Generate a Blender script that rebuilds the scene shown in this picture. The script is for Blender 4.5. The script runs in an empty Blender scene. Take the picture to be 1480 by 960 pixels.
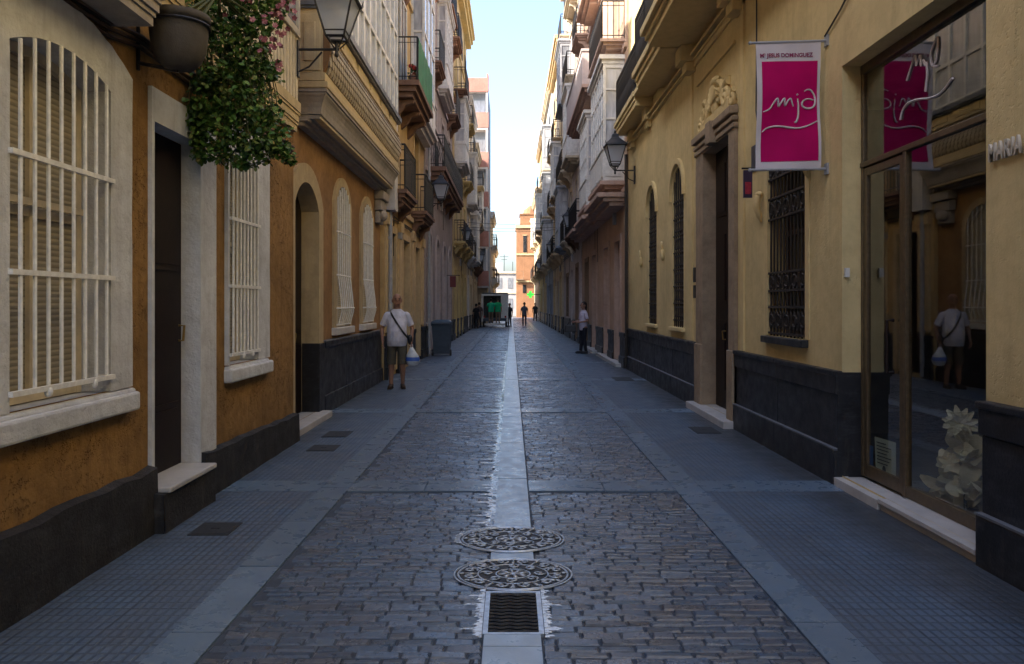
import bpy, bmesh, math, random
from mathutils import Vector, Matrix, noise as mnoise
RD = random.Random(11)
sc = bpy.context.scene
COL = sc.collection
PI = math.pi
F_PX, VX, VY, CAM_H = 1100.0, 739.0, 440.0, 1.6

def at(px, py, Y):
    """world point at distance Y seen at photo pixel px, py (used to read sizes off the photograph)"""
    return Vector(((px - VX) * Y / F_PX, Y, CAM_H - (py - VY) * Y / F_PX))

# ------------------------------------------------------------------ mesh builder
ORG = {}
class MB:
    def __init__(s): s.v = []; s.f = []
    def add(s, vs, fs):
        o = len(s.v); s.v += [tuple(v) for v in vs]; s.f += [tuple(i + o for i in f) for f in fs]; return s
    def quad(s, a, b, c, d): return s.add([a, b, c, d], [(0, 1, 2, 3)])
    def poly(s, pts): return s.add(pts, [tuple(range(len(pts)))])
    def box(s, x0, y0, z0, x1, y1, z1):
        vs = [(x, y, z) for x in (x0, x1) for y in (y0, y1) for z in (z0, z1)]
        return s.add(vs, [(0, 1, 3, 2), (4, 6, 7, 5), (0, 4, 5, 1), (2, 3, 7, 6), (0, 2, 6, 4), (1, 5, 7, 3)])
    def obox(s, c, ax, ay, az):
        c, ax, ay, az = Vector(c), Vector(ax), Vector(ay), Vector(az)
        vs = [c + ax * i + ay * j + az * k for i in (-1, 1) for j in (-1, 1) for k in (-1, 1)]
        return s.add(vs, [(0, 1, 3, 2), (4, 6, 7, 5), (0, 4, 5, 1), (2, 3, 7, 6), (0, 2, 6, 4), (1, 5, 7, 3)])
    def tube(s, pts, r, n=6, cap=True, flat=None):
        pts = [Vector(p) for p in pts]; N = len(pts)
        rs = r if isinstance(r, (list, tuple)) else [r] * N
        t0 = (pts[1] - pts[0]).normalized()
        up = Vector((0, 0, 1)) if abs(t0.z) < .9 else Vector((0, 1, 0))
        side = t0.cross(up).normalized(); rings = []
        for i in range(N):
            t = (pts[min(i + 1, N - 1)] - pts[max(i - 1, 0)])
            t = t.normalized() if t.length > 1e-9 else t0
            side = (side - t * side.dot(t))
            side = side.normalized() if side.length > 1e-6 else t.orthogonal().normalized()
            b = t.cross(side)
            rings.append([pts[i] + side * (math.cos(2 * PI * k / n) * rs[i]) + b * (math.sin(2 * PI * k / n) * rs[i]) for k in range(n)])
        vs = [p for rg in rings for p in rg]; fs = []
        for i in range(N - 1):
            for k in range(n):
                k2 = (k + 1) % n
                fs.append((i * n + k, i * n + k2, (i + 1) * n + k2, (i + 1) * n + k))
        if cap: fs += [tuple(range(n - 1, -1, -1)), tuple(range((N - 1) * n, N * n))]
        return s.add(vs, fs)
    def loft(s, rings, n=16, cap=True):
        """rings: (cx, cy, z, rx, ry)"""
        vs = []; fs = []
        for (cx, cy, z, rx, ry) in rings:
            vs += [(cx + rx * math.cos(2 * PI * k / n), cy + ry * math.sin(2 * PI * k / n), z) for k in range(n)]
        for i in range(len(rings) - 1):
            for k in range(n):
                k2 = (k + 1) % n
                fs.append((i * n + k, i * n + k2, (i + 1) * n + k2, (i + 1) * n + k))
        if cap: fs += [tuple(range(n - 1, -1, -1)), tuple(range((len(rings) - 1) * n, len(rings) * n))]
        return s.add(vs, fs)
    def ell(s, c, r, n=12, m=8, rot=None):
        c = Vector(c); vs = []; fs = []
        for j in range(1, m):
            th = PI * j / m
            for k in range(n):
                ph = 2 * PI * k / n
                p = Vector((r[0] * math.sin(th) * math.cos(ph), r[1] * math.sin(th) * math.sin(ph), r[2] * math.cos(th)))
                vs.append(c + (rot @ p if rot else p))
        a = Vector((0, 0, r[2])); b = -a
        vs += [c + (rot @ a if rot else a), c + (rot @ b if rot else b)]
        T, B = len(vs) - 2, len(vs) - 1
        for j in range(m - 2):
            for k in range(n):
                k2 = (k + 1) % n
                fs.append((j * n + k, (j + 1) * n + k, (j + 1) * n + k2, j * n + k2))
        for k in range(n):
            k2 = (k + 1) % n
            fs.append((T, k, k2)); fs.append((B, (m - 2) * n + k2, (m - 2) * n + k))
        return s.add(vs, fs)
    def disc(s, c, r, n=24, z=0):
        return s.poly([(c[0] + r * math.cos(2 * PI * k / n), c[1] + r * math.sin(2 * PI * k / n), c[2]) for k in range(n)])
    def extr(s, poly, vec):
        """closed prism from a planar outline"""
        n = len(poly); vec = Vector(vec); p = [Vector(q) for q in poly]
        fs = [tuple(range(n)), tuple(range(2 * n - 1, n - 1, -1))]
        fs += [(i, (i + 1) % n, n + (i + 1) % n, n + i) for i in range(n)]
        return s.add(p + [q + vec for q in p], fs)
    def build(s, name, mat, parent=None, smooth=False, bevel=0.0, recalc=True, org=None):
        o_ = Vector(org) if org is not None else (ORG.get(parent.name, Vector()) if parent else Vector())
        me = bpy.data.meshes.new(name)
        me.from_pydata([(v[0] - o_.x, v[1] - o_.y, v[2] - o_.z) for v in s.v], [], s.f)
        if recalc:
            bm = bmesh.new(); bm.from_mesh(me)
            bmesh.ops.recalc_face_normals(bm, faces=bm.faces); bm.to_mesh(me); bm.free()
        if smooth: me.polygons.foreach_set('use_smooth', [True] * len(me.polygons))
        me.materials.append(mat)
        ob = bpy.data.objects.new(name, me); COL.objects.link(ob)
        if parent: ob.parent = parent
        else: ob.location = o_
        ORG[ob.name] = o_
        if bevel:
            b = ob.modifiers.new('bevel', 'BEVEL'); b.width = bevel; b.segments = 2; b.limit_method = 'ANGLE'
        return ob

def tag(o, label=None, cat=None, group=None, kind=None):
    if label: o['label'] = label
    if cat: o['category'] = cat
    if group: o['group'] = group
    if kind: o['kind'] = kind
    return o
def thing(name, label, cat, loc=(0, 0, 0), group=None):
    o = bpy.data.objects.new(name, None); COL.objects.link(o); o.location = loc
    o.empty_display_size = .2; ORG[o.name] = Vector(loc)
    return tag(o, label, cat, group)
def copy_tree(o, parent=None):
    c = o.copy(); COL.objects.link(c)
    if parent: c.parent = parent
    for ch in list(o.children): copy_tree(ch, c)
    return c

# ------------------------------------------------------------------ facade coordinates
class Side:
    """a street wall: u runs along the street, v is height, d is the distance out of the wall into the street"""
    def __init__(s, sign, W): s.s, s.W = sign, W
    def p(s, u, v, d=0): return (s.s * (s.W - d), u, v)
    def box(s, mb, u0, u1, v0, v1, d0, d1):
        xa, xb = sorted((s.s * (s.W - d0), s.s * (s.W - d1)))
        mb.box(xa, u0, v0, xb, u1, v1)
    def tube(s, mb, pts, r, n=6): mb.tube([s.p(*q) for q in pts], r, n)

def arch_path(a, b, c, e, rise, n=14, off=0.0):
    if rise <= 0:
        return [(a - off, c), (a - off, e + off), (b + off, e + off), (b + off, c)]
    w = b - a; r = (w * w / 4 + rise * rise) / (2 * rise); cu, cv = (a + b) / 2, e - r
    ro = r + off; ang = math.asin(max(-1, min(1, (w / 2 + off) / ro)))
    return [(a - off, c)] + [(cu + ro * math.sin(-ang + 2 * ang * k / n), cv + ro * math.cos(-ang + 2 * ang * k / n)) for k in range(n + 1)] + [(b + off, c)]
def arch_top(u, a, b, e, rise):
    if rise <= 0: return e
    w = b - a; r = (w * w / 4 + rise * rise) / (2 * rise)
    return e - r + math.sqrt(max(0, r * r - (u - (a + b) / 2) ** 2))
def ring(mb, S, inner, outer, d, din, dout):
    """band between two outlines: front at d, inner edge back to din, outer edge back to dout"""
    n = len(inner)
    for i in range(n - 1):
        (a, b), (c, e) = inner[i], inner[i + 1]; (f, g), (h, k) = outer[i], outer[i + 1]
        mb.quad(S.p(a, b, d), S.p(c, e, d), S.p(h, k, d), S.p(f, g, d))
        if din is not None: mb.quad(S.p(a, b, d), S.p(a, b, din), S.p(c, e, din), S.p(c, e, d))
        if dout is not None: mb.quad(S.p(f, g, d), S.p(h, k, d), S.p(h, k, dout), S.p(f, g, dout))
    for i in (0, n - 1):
        if dout is not None:
            (a, b), (f, g) = inner[i], outer[i]
            mb.quad(S.p(a, b, d), S.p(f, g, d), S.p(f, g, dout), S.p(a, b, dout))
def shell(mb, S, u0, u1, h, openings, depth=7.0, v0=-.05):
    """street wall with holes, plus end walls, back wall and roof; openings: (a, b, c, e, rise, reveal depth)"""
    us = sorted({u0, u1} | {x for o in openings for x in o[:2]}); vs = sorted({v0, h} | {x for o in openings for x in o[2:4]})
    us = [u for u in us if u0 <= u <= u1]; vs = [v for v in vs if v0 <= v <= h]
    for i in range(len(us) - 1):
        for j in range(len(vs) - 1):
            cu, cv = (us[i] + us[i + 1]) / 2, (vs[j] + vs[j + 1]) / 2
            if any(o[0] < cu < o[1] and o[2] < cv < o[3] for o in openings): continue
            mb.quad(S.p(us[i], vs[j]), S.p(us[i + 1], vs[j]), S.p(us[i + 1], vs[j + 1]), S.p(us[i], vs[j + 1]))
    for (a, b, c, e, rise, dep) in openings:
        path = arch_path(a, b, c, e, rise)
        if rise > 0:
            for (p, q) in zip(path[1:-2], path[2:-1]):
                mb.quad(S.p(p[0], p[1]), S.p(q[0], q[1]), S.p(q[0], e), S.p(p[0], e))
        if dep:
            for (p, q) in zip(path, path[1:] + path[:1]):
                mb.quad(S.p(p[0], p[1]), S.p(q[0], q[1]), S.p(q[0], q[1], -dep), S.p(p[0], p[1], -dep))
    D = -depth
    mb.quad(S.p(u0, v0), S.p(u0, h), S.p(u0, h, D), S.p(u0, v0, D))
    mb.quad(S.p(u1, v0), S.p(u1, h), S.p(u1, h, D), S.p(u1, v0, D))
    mb.quad(S.p(u0, v0, D), S.p(u1, v0, D), S.p(u1, h, D), S.p(u0, h, D))
    mb.quad(S.p(u0, h), S.p(u1, h), S.p(u1, h, D), S.p(u0, h, D))

# ------------------------------------------------------------------ materials
def nodes(name):
    m = bpy.data.materials.new(name); m.use_nodes = True
    nt = m.node_tree; return m, nt, nt.nodes['Principled BSDF']
def N(nt, typ, **kw):
    n = nt.nodes.new(typ)
    for k, v in kw.items():
        if k.startswith('i_'):
            key = k[2:]; n.inputs[int(key) if key.isdigit() else key.replace('_', ' ')].default_value = v
        else: setattr(n, k, v)
    return n
def L(nt, a, b): nt.links.new(a, b)
def pos(nt, scale=(1, 1, 1)):
    g = N(nt, 'ShaderNodeNewGeometry'); mp = N(nt, 'ShaderNodeMapping'); mp.inputs['Scale'].default_value = scale
    L(nt, g.outputs['Position'], mp.inputs['Vector']); return mp.outputs['Vector']
def noise(nt, vec, scale, detail=5, rough=.6):
    n = N(nt, 'ShaderNodeTexNoise', i_Scale=scale, i_Detail=detail, i_Roughness=rough); L(nt, vec, n.inputs['Vector']); return n.outputs['Fac']
def ramp(nt, fac, stops):
    r = N(nt, 'ShaderNodeValToRGB'); e = r.color_ramp.elements
    while len(e) < len(stops): e.new(.5)
    for x, (p, c) in zip(e, stops):
        x.position = p; x.color = (*c, 1) if len(c) == 3 else c
    L(nt, fac, r.inputs['Fac']); return r.outputs['Color']
def mixc(nt, fac, a, b, mode='MIX'):
    m = N(nt, 'ShaderNodeMix', data_type='RGBA', blend_type=mode)
    for sock, val in ((m.inputs[0], fac), (m.inputs[6], a), (m.inputs[7], b)):
        if hasattr(val, 'links') or isinstance(val, bpy.types.NodeSocket): L(nt, val, sock)
        elif isinstance(val, (int, float)): sock.default_value = val
        else: sock.default_value = (*val, 1)
    return m.outputs[2]
def bump(nt, bsdf, h, strength, dist=.01, normal=None):
    b = N(nt, 'ShaderNodeBump', i_Strength=strength, i_Distance=dist); L(nt, h, b.inputs['Height'])
    if normal: L(nt, normal, b.inputs['Normal'])
    L(nt, b.outputs['Normal'], bsdf.inputs['Normal']); return b.outputs['Normal']
def grey(v): return (v, v, v)
def mul(c, k): return tuple(min(1, x * k) for x in c)

def stucco(name, c, var=.25, bmp=.35, rough=.9, streak=.35, grime=.3, pits=0.0, fine=60):
    """painted render: blotchy, rain-streaked, gritty"""
    m, nt, b = nodes(name); v = pos(nt)
    n1 = noise(nt, v, 1.3, 6, .65); n2 = noise(nt, v, 9, 5, .6)
    col = ramp(nt, n1, [(.3, mul(c, 1 - var)), (.55, c), (.75, mul(c, 1 + var * .6))])
    col = mixc(nt, ramp(nt, n2, [(.45, grey(0)), (.75, grey(grime))]), col, mul((c[0] * .5, c[1] * .46, c[2] * .45), 1))
    vs = pos(nt, (5, 5, .35)); ns = noise(nt, vs, 1.6, 5, .7)
    col = mixc(nt, ramp(nt, ns, [(.5, grey(0)), (.78, grey(streak))]), col, mul((c[0] * .42, c[1] * .4, c[2] * .42), 1))
    L(nt, col, b.inputs['Base Color']); b.inputs['Roughness'].default_value = rough
    b.inputs['Specular IOR Level'].default_value = .25
    h = noise(nt, v, fine, 6, .65); nr = bump(nt, b, h, bmp, .006)
    h2 = noise(nt, v, 7, 5, .6); nr = bump(nt, b, h2, bmp * .9, .02, nr)
    if pits:
        vo = N(nt, 'ShaderNodeTexNoise', i_Scale=26, i_Detail=3, i_Roughness=.7); L(nt, v, vo.inputs['Vector'])
        msk = ramp(nt, noise(nt, v, 2.2, 2, .5), [(.48, grey(0)), (.6, grey(1))])
        pit = ramp(nt, vo.outputs['Fac'], [(.36, grey(0)), (.45, grey(1))])
        hh = mixc(nt, msk, grey(1), pit); bump(nt, b, hh, pits, .02, nr)
    return m
def plain(name, c, rough=.6, metal=0.0, var=.12, scale=14, bmp=.08, spec=.5, bscale=80):
    m, nt, b = nodes(name); v = pos(nt)
    col = ramp(nt, noise(nt, v, scale, 5, .6), [(.3, mul(c, 1 - var)), (.7, mul(c, 1 + var))])
    L(nt, col, b.inputs['Base Color']); b.inputs['Roughness'].default_value = rough; b.inputs['Metallic'].default_value = metal
    b.inputs['Specular IOR Level'].default_value = spec
    if bmp: bump(nt, b, noise(nt, v, bscale, 4, .6), bmp, .004)
    return m
def stone(name, c, rough=.8, var=.25, bmp=.5, blue=0, wear=.3):
    m, nt, b = nodes(name); v = pos(nt)
    col = ramp(nt, noise(nt, v, 4, 7, .7), [(.25, mul(c, 1 - var)), (.5, c), (.75, mul(c, 1 + var))])
    sp = noise(nt, v, 90, 3, .7); col = mixc(nt, ramp(nt, sp, [(.5, grey(0)), (.7, grey(wear))]), col, mul(c, .45))
    L(nt, col, b.inputs['Base Color']); b.inputs['Specular IOR Level'].default_value = .4
    rr = ramp(nt, noise(nt, v, 6, 4, .6), [(.3, grey(max(0, rough - .12))), (.7, grey(min(1, rough + .12)))]); L(nt, rr, b.inputs['Roughness'])
    bump(nt, b, noise(nt, v, 45, 6, .65), bmp, .006); return m
def slatted(name, c, period=.03, axis='Z', rough=.7, depth=.6, dark=.45):
    """louvres or blind slats: the slat pattern as colour of the gaps plus bump"""
    m, nt, b = nodes(name); v = pos(nt)
    w = N(nt, 'ShaderNodeTexWave', wave_type='BANDS', bands_direction=axis, i_Scale=1 / period / 1.0 * .314159 * 1.0, i_Distortion=0)
    L(nt, v, w.inputs['Vector'])
    k = w.outputs['Fac']
    col = mixc(nt, ramp(nt, k, [(.0, grey(1)), (.3, grey(0))]), c, mul(c, dark))
    col = mixc(nt, ramp(nt, noise(nt, v, 3, 4, .6), [(.35, grey(0)), (.75, grey(.3))]), col, mul(c, .7))
    L(nt, col, b.inputs['Base Color']); b.inputs['Roughness'].default_value = rough; bump(nt, b, k, depth, .01)
    return m
def glossy_pane(name, c, rough=.06, var=.5, scale=1.2):
    """window pane with a curtain or dark room close behind it"""
    m, nt, b = nodes(name); v = pos(nt, (1, 1, .25))
    col = ramp(nt, noise(nt, v, scale * 6, 3, .5), [(.3, mul(c, 1 - var)), (.7, mul(c, 1 + var))])
    L(nt, col, b.inputs['Base Color']); b.inputs['Roughness'].default_value = rough; b.inputs['Specular IOR Level'].default_value = .7
    bump(nt, b, noise(nt, pos(nt), 2.5, 2, .5), .05, .02); return m
def clear_glass(name, tint=(.75, .8, .78), boost=.06):
    m = bpy.data.materials.new(name); m.use_nodes = True; nt = m.node_tree; nt.nodes.clear()
    o = N(nt, 'ShaderNodeOutputMaterial'); mx = N(nt, 'ShaderNodeMixShader'); t = N(nt, 'ShaderNodeBsdfTransparent'); g = N(nt, 'ShaderNodeBsdfGlossy')
    t.inputs['Color'].default_value = (*tint, 1); g.inputs['Roughness'].default_value = .015; g.inputs['Color'].default_value = (.95, .97, 1, 1)
    ge = N(nt, 'ShaderNodeNewGeometry'); dt = N(nt, 'ShaderNodeVectorMath', operation='DOT_PRODUCT'); L(nt, ge.outputs['Normal'], dt.inputs[0]); L(nt, ge.outputs['Incoming'], dt.inputs[1])
    ab = N(nt, 'ShaderNodeMath', operation='ABSOLUTE'); L(nt, dt.outputs['Value'], ab.inputs[0]); om = N(nt, 'ShaderNodeMath', operation='SUBTRACT'); om.inputs[0].default_value = 1; L(nt, ab.outputs[0], om.inputs[1])
    pw = N(nt, 'ShaderNodeMath', operation='POWER'); L(nt, om.outputs[0], pw.inputs[0]); pw.inputs[1].default_value = 4.0
    a = N(nt, 'ShaderNodeMath', operation='MULTIPLY_ADD'); a.inputs[1].default_value = 1.4; a.inputs[2].default_value = boost; a.use_clamp = True
    L(nt, pw.outputs[0], a.inputs[0]); L(nt, a.outputs[0], mx.inputs['Fac']); L(nt, t.outputs[0], mx.inputs[1]); L(nt, g.outputs[0], mx.inputs[2]); L(nt, mx.outputs[0], o.inputs['Surface'])
    return m
# ------------------------------------------------------------------ shared materials
M = {}
M['iron'] = plain('black_iron', (.012, .012, .014), .45, 0, .3, bmp=.15)
M['rust_iron'] = plain('worn_iron', (.03, .024, .02), .6, 0, .4, bmp=.2)
M['white_iron'] = plain('white_painted_iron', (.72, .73, .72), .5, 0, .15, 20, .25)
M['white_wood'] = plain('white_painted_wood', (.62, .6, .55), .5, 0, .15, 9, .15)
M['cream_wood'] = plain('cream_painted_wood', (.54, .47, .34), .55, 0, .18, 9, .15)
M['brown_wood'] = plain('brown_wood', (.06, .03, .018), .5, 0, .35, 12, .2)
M['dark_wood'] = plain('dark_door_wood', (.011, .005, .004), .5, 0, .4, 14, .25, .25)
M['green_wood'] = plain('green_painted_wood', (.02, .06, .04), .5, 0, .3, 12, .2)
M['grey_wood'] = plain('grey_painted_wood', (.3, .31, .33), .5, 0, .15, 9, .12)
M['blue_metal'] = plain('blue_painted_metal', (.03, .05, .22), .5, 0, .15, 9, .12)
M['white_plaster'] = stucco('white_plaster', (.56, .54, .5), .15, .8, .9, .3, .3, 0, 40)
M['rough_white'] = stucco('rough_white_render', (.58, .61, .65), .2, 1.1, .9, .45, .35, 0, 34)
M['tan_blind'] = slatted('tan_blind', (.50, .44, .31), .035, 'Z', .7, .5, .55)
M['tan_plaster'] = stucco('tan_plaster', (.44, .35, .21), .18, .5, .9, .35, .35)
M['cream_plaster'] = stucco('cream_plaster', (.54, .43, .25), .15, .5, .9, .3, .3)
M['pale_stone'] = stone('pale_stone', (.42, .36, .27), .8, .25, .4)
M['marble'] = stone('worn_marble', (.46, .45, .44), .4, .2, .15, wear=.12)
M['black_plinth'] = stone('black_plinth', (.015, .016, .020), .42, .6, .5, wear=.5)
M['black_rough'] = stone('rough_black_plinth', (.015, .015, .017), .7, .8, 1.6, wear=.5)
def scuffed(m):
    nt = m.node_tree; b = nt.nodes['Principled BSDF']; src = b.inputs['Base Color'].links[0].from_socket
    f = ramp(nt, noise(nt, pos(nt, (1, 1.2, 3.5)), 3.2, 8, .75), [(.52, grey(0)), (.72, grey(.5))]); L(nt, mixc(nt, f, src, (.075, .078, .085)), b.inputs['Base Color'])
    s2 = b.inputs['Base Color'].links[0].from_socket; f = ramp(nt, noise(nt, pos(nt, (2.5, 2.5, .4)), 2.5, 6, .7), [(.56, grey(0)), (.7, grey(.35))]); L(nt, mixc(nt, f, s2, (.11, .095, .075)), b.inputs['Base Color'])
scuffed(M['black_plinth']); scuffed(M['black_rough'])
M['ledge_grey'] = stone('grey_ledge_stone', (.12, .13, .15), .5, .3, .3)
M['pane'] = glossy_pane('window_pane', (.16, .17, .19))
M['pane_pale'] = glossy_pane('curtained_pane', (.42, .43, .45), .08, .3)
M['pane_dark'] = glossy_pane('dark_pane', (.02, .022, .025), .05)
M['blind'] = slatted('cream_blind', (.33, .30, .24), .035, 'Z', .7, .4, .62)
M['blind_grey'] = slatted('grey_blind', (.3, .29, .27), .045, 'Z', .7, .5, .5)
M['shutter_green'] = slatted('green_louvre', (.03, .07, .05), .05, 'Z', .6, .6, .4)
M['shutter_brown'] = slatted('brown_louvre', (.09, .05, .03), .05, 'Z', .6, .6, .4)
M['roller_blue'] = slatted('blue_roller_shutter', (.04, .07, .26), .09, 'Z', .5, .5, .5)
M['roller_grey'] = slatted('grey_roller_shutter', (.16, .16, .17), .09, 'Z', .5, .5, .5)

# ------------------------------------------------------------------ building parts
def surround_part(par, S, a, b, c, e, rise, w, proud, dep, mat, sill=None, name='surround', bottom=False):
    mb = MB(); ring(mb, S, arch_path(a, b, c, e, rise), arch_path(a, b, c, e, rise, off=w), proud, -dep, 0)
    o = mb.build(name, mat, par)
    if sill:
        t, out, ext = sill
        s = MB(); S.box(s, a - w - ext, b + w + ext, c - t, c - .004, -dep + .01, out)
        S.box(s, a - w - ext * .4, b + w + ext * .4, c - t - .035, c - t - .002, -.01, out * .6)
        s.build('sill', mat, par, bevel=.012)
    return o
def frame_mesh(S, a, b, c, e, rise, d, mull=1, trans=(), w=.06, t=.05):
    mb = MB(); ring(mb, S, arch_path(a, b, c, e, rise, off=-w), arch_path(a, b, c, e, rise, off=-.002), d, d - t, d - t)
    S.box(mb, a + .004, b - .004, c + .002, c + w * 1.3, d - t, d - .002)
    for i in range(mull):
        u = a + (b - a) * (i + 1) / (mull + 1)
        S.box(mb, u - w * .5, u + w * .5, c + w, arch_top(u, a, b, e, rise) - .02, d - t, d - .004)
    for v in trans: S.box(mb, a + .01, b - .01, v - w * .45, v + w * .45, d - t, d - .007)
    return mb
def window_part(par, S, a, b, c, e, rise=0, dep=.15, fmat='white_wood', pane='pane', mull=1, trans=(), name='window', w=.06):
    win = frame_mesh(S, a, b, c, e, rise, -dep + .05, mull, trans, w).build(name, M[fmat], par)
    mb = MB(); mb.poly([S.p(u, v, -dep + .02) for u, v in arch_path(a, b, c, e, rise, off=.01)])
    mb.build('blind' if 'blind' in pane else 'shutter' if 'shutter' in pane else 'pane', M[pane], win)
    return win
def grille_part(par, S, a, b, c, e, rise, d, mat, bars=8, rails=(), r=.011, belly=0, name='grille'):
    mb = MB()
    for i in range(bars):
        u = a + (b - a) * (i + .5) / bars
        S.tube(mb, [(u, c, d), (u, arch_top(u, a, b, e, rise) - .005, d)], r, 6)
    for v in rails:
        S.box(mb, a - .02, b + .02, v - .014, v + .014, d - .012, d + .014)
    return mb.build(name, M[mat], par)
def door_part(par, S, a, b, c, e, rise=0, dep=.12, mat='dark_wood', leaves=2, name='door', handle=True, rows=((.06, .34), (.4, .68), (.74, .95))):
    mb = MB(); path = arch_path(a, b, c, e, rise, off=-.004)
    mb.extr([S.p(u, v, -dep) for u, v in path], Vector(S.p(0, 0, -.05)) - Vector(S.p(0, 0, 0)))
    H = e - rise - c; wl = (b - a) / leaves
    for k in range(leaves):
        u0, u1 = a + wl * k + .06, a + wl * (k + 1) - .06
        for (p, q) in rows:
            S.box(mb, u0, u1, c + H * p, c + H * q, -dep - .02, -dep + .014)
            S.box(mb, u0 + .05, u1 - .05, c + H * p + .05, c + H * q - .05, -dep - .02, -dep + .026)
    if leaves > 1: S.box(mb, (a + b) / 2 - .025, (a + b) / 2 + .025, c + .01, e - rise, -dep - .02, -dep + .02)
    d = mb.build(name, M[mat], par)
    if handle:
        h = MB(); u = (a + b) / 2 + .08 if leaves > 1 else b - .1
        S.tube(h, [(u, c + 1.0, -dep + .02), (u, c + 1.0, -dep + .06), (u, c + 1.12, -dep + .07), (u, c + 1.12, -dep + .02)], .01)
        h.build('handle', M['brass'], d)
    return d
def moulding(mb, S, u0, u1, z0, z1, D, steps=3, taper=.5, ends=True, d0=0):
    """stepped slab or cornice that widens upward from the wall"""
    for i in range(steps):
        k = (i + 1) / steps; dd = D * (taper + (1 - taper) * k); ins = (D - dd) * (1 if ends else 0)
        za, zb = z0 + (z1 - z0) * i / steps, z0 + (z1 - z0) * (i + 1) / steps - (.004 if i < steps - 1 else 0)
        S.box(mb, u0 + ins, u1 - ins, za, zb, d0, dd)
        if i < steps - 1: S.box(mb, u0 + ins - .01, u1 - ins + .01, zb - .03, zb + .001, d0 + .001, dd + .012)
def railing_mesh(S, u0, u1, z, D, h=.98, gap=.13, r=.009, d0=0, style=0):
    mb = MB(); i_ = .05
    pts = [(u0 + i_, d0), (u0 + i_, D - i_), (u1 - i_, D - i_), (u1 - i_, d0)]
    for (p, q) in zip(pts, pts[1:]):
        n = max(2, int(math.hypot(q[0] - p[0], q[1] - p[1]) / gap))
        for k in range(n + 1):
            u, d = p[0] + (q[0] - p[0]) * k / n, p[1] + (q[1] - p[1]) * k / n
            S.tube(mb, [(u, z, d), (u, z + h, d)], r * (1.8 if k in (0, n) else 1), 5)
            if style == 1 and k < n:
                u2, d2 = p[0] + (q[0] - p[0]) * (k + 1) / n, p[1] + (q[1] - p[1]) * (k + 1) / n
                S.tube(mb, [(u, z + .15, d), (u2, z + .5, d2), (u, z + .85, d)], r * .8, 4)
        for v, rr in ((h, 2.2), (.1, 1.3), (h - .12, 1.0)):
            S.tube(mb, [(p[0], z + v, p[1]), (q[0], z + v, q[1])], r * rr, 5)
    return mb
def balcony_part(par, S, u0, u1, z, D, mat, t=.22, rail='iron', gap=.13, brackets=2, style=0, rh=.98, steps=3, r=.009):
    mb = MB(); moulding(mb, S, u0, u1, z - t, z, D, steps, .6)
    b = mb.build('balcony', mat, par)
    if rail: railing_mesh(S, u0, u1, z - .01, D, rh, gap, r, 0, style).build('railing', M[rail], b)
    for k in range(brackets):
        u = u0 + (u1 - u0) * (.14 + .72 * k / max(1, brackets - 1)) if brackets > 1 else (u0 + u1) / 2
        c = MB(); prof = [(0, z - t - .002), (D * .75, z - t - .002), (D * .7, z - t - .08), (D * .4, z - t - .14), (D * .22, z - t - .3), (0, z - t - .42)]
        c.extr([S.p(u - .08, v, d) for d, v in prof], (0, .16, 0)); c.build('bracket', mat, b)
    return b
def mirador_part(par, S, u0, u1, z0, z1, D, fmat, pmat, pane='pane_pale', base_t=.3, panel_h=.85, post=.5, trans=(.35, .7), base_mat=None, top=True, bars=False, solid_end=False):
    """glazed timber bay: moulded base, solid panel, posts and panes, cornice"""
    mb = MB(); zt = z1 - (.22 if top else 0); zp = z0 + base_t + panel_h; pw = .045
    nf = max(2, round((u1 - u0) / post)); ns = 1 if D < .75 else 2
    edge = [(u0 + (u1 - u0) * k / nf, D) for k in range(nf + 1)]
    for k, (u, d) in enumerate(edge):
        w = pw * (1.5 if k in (0, nf) else .8)
        S.box(mb, max(u0, u - w), min(u1, u + w), zp, zt, D - .07, D)
    for u in (u0, u1):
        S.box(mb, min(u, u + .06 if u == u0 else u - .06), max(u, u + .06 if u == u0 else u - .06), zp, zt, 0, .06)
    for f in (0, 1) + tuple(trans):
        v = zp + (zt - zp) * f; h = .05 if f in (0, 1) else .028
        va, vb = (v, v + 2 * h) if f == 0 else (v - 2 * h, v) if f == 1 else (v - h, v + h)
        S.box(mb, u0 + .002, u1 - .002, va, vb, D - .062, D - .006)
        S.box(mb, u0 + .006, u0 + .055, va + .001, vb - .001, .0, D - .063); S.box(mb, u1 - .055, u1 - .006, va + .001, vb - .001, .0, D - .063)
    m = mb.build('mirador', M[fmat], par)
    g = MB(); S.box(g, u0 + .035, u1 - .035, zp + .01, zt - .01, 0, D - .035); g.build('pane', M[pane], m)
    b = MB(); moulding(b, S, u0 - .06, u1 + .06, z0, z0 + base_t, D + .08, 3, .35); b.build('base', base_mat or M[pmat], m)
    p = MB(); S.box(p, u0, u1, z0 + base_t + .003, zp - .003, 0, D)
    for k in range(nf):
        ua, ub = edge[k][0] + .07, edge[k + 1][0] - .07
        S.box(p, ua, ub, z0 + base_t + .12, zp - .1, D - .01, D + .018)
    S.box(p, u0 - .018, u0 + .01, z0 + base_t + .12, zp - .1, .08, D - .08)
    S.box(p, u0 - .03, u1 + .03, zp - .06, zp - .004, 0, D + .035)
    p.build('panel', M[pmat], m)
    if top:
        t = MB(); moulding(t, S, u0 - .08, u1 + .08, zt + .004, z1, D + .1, 2, .8); t.build('cornice', M[fmat], m)
    return m
M['brass'] = plain('brass', (.35, .24, .08), .35, .8, .2)
M['tile'] = plain('roof_tile', (.3, .15, .09), .8, 0, .3)

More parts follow.
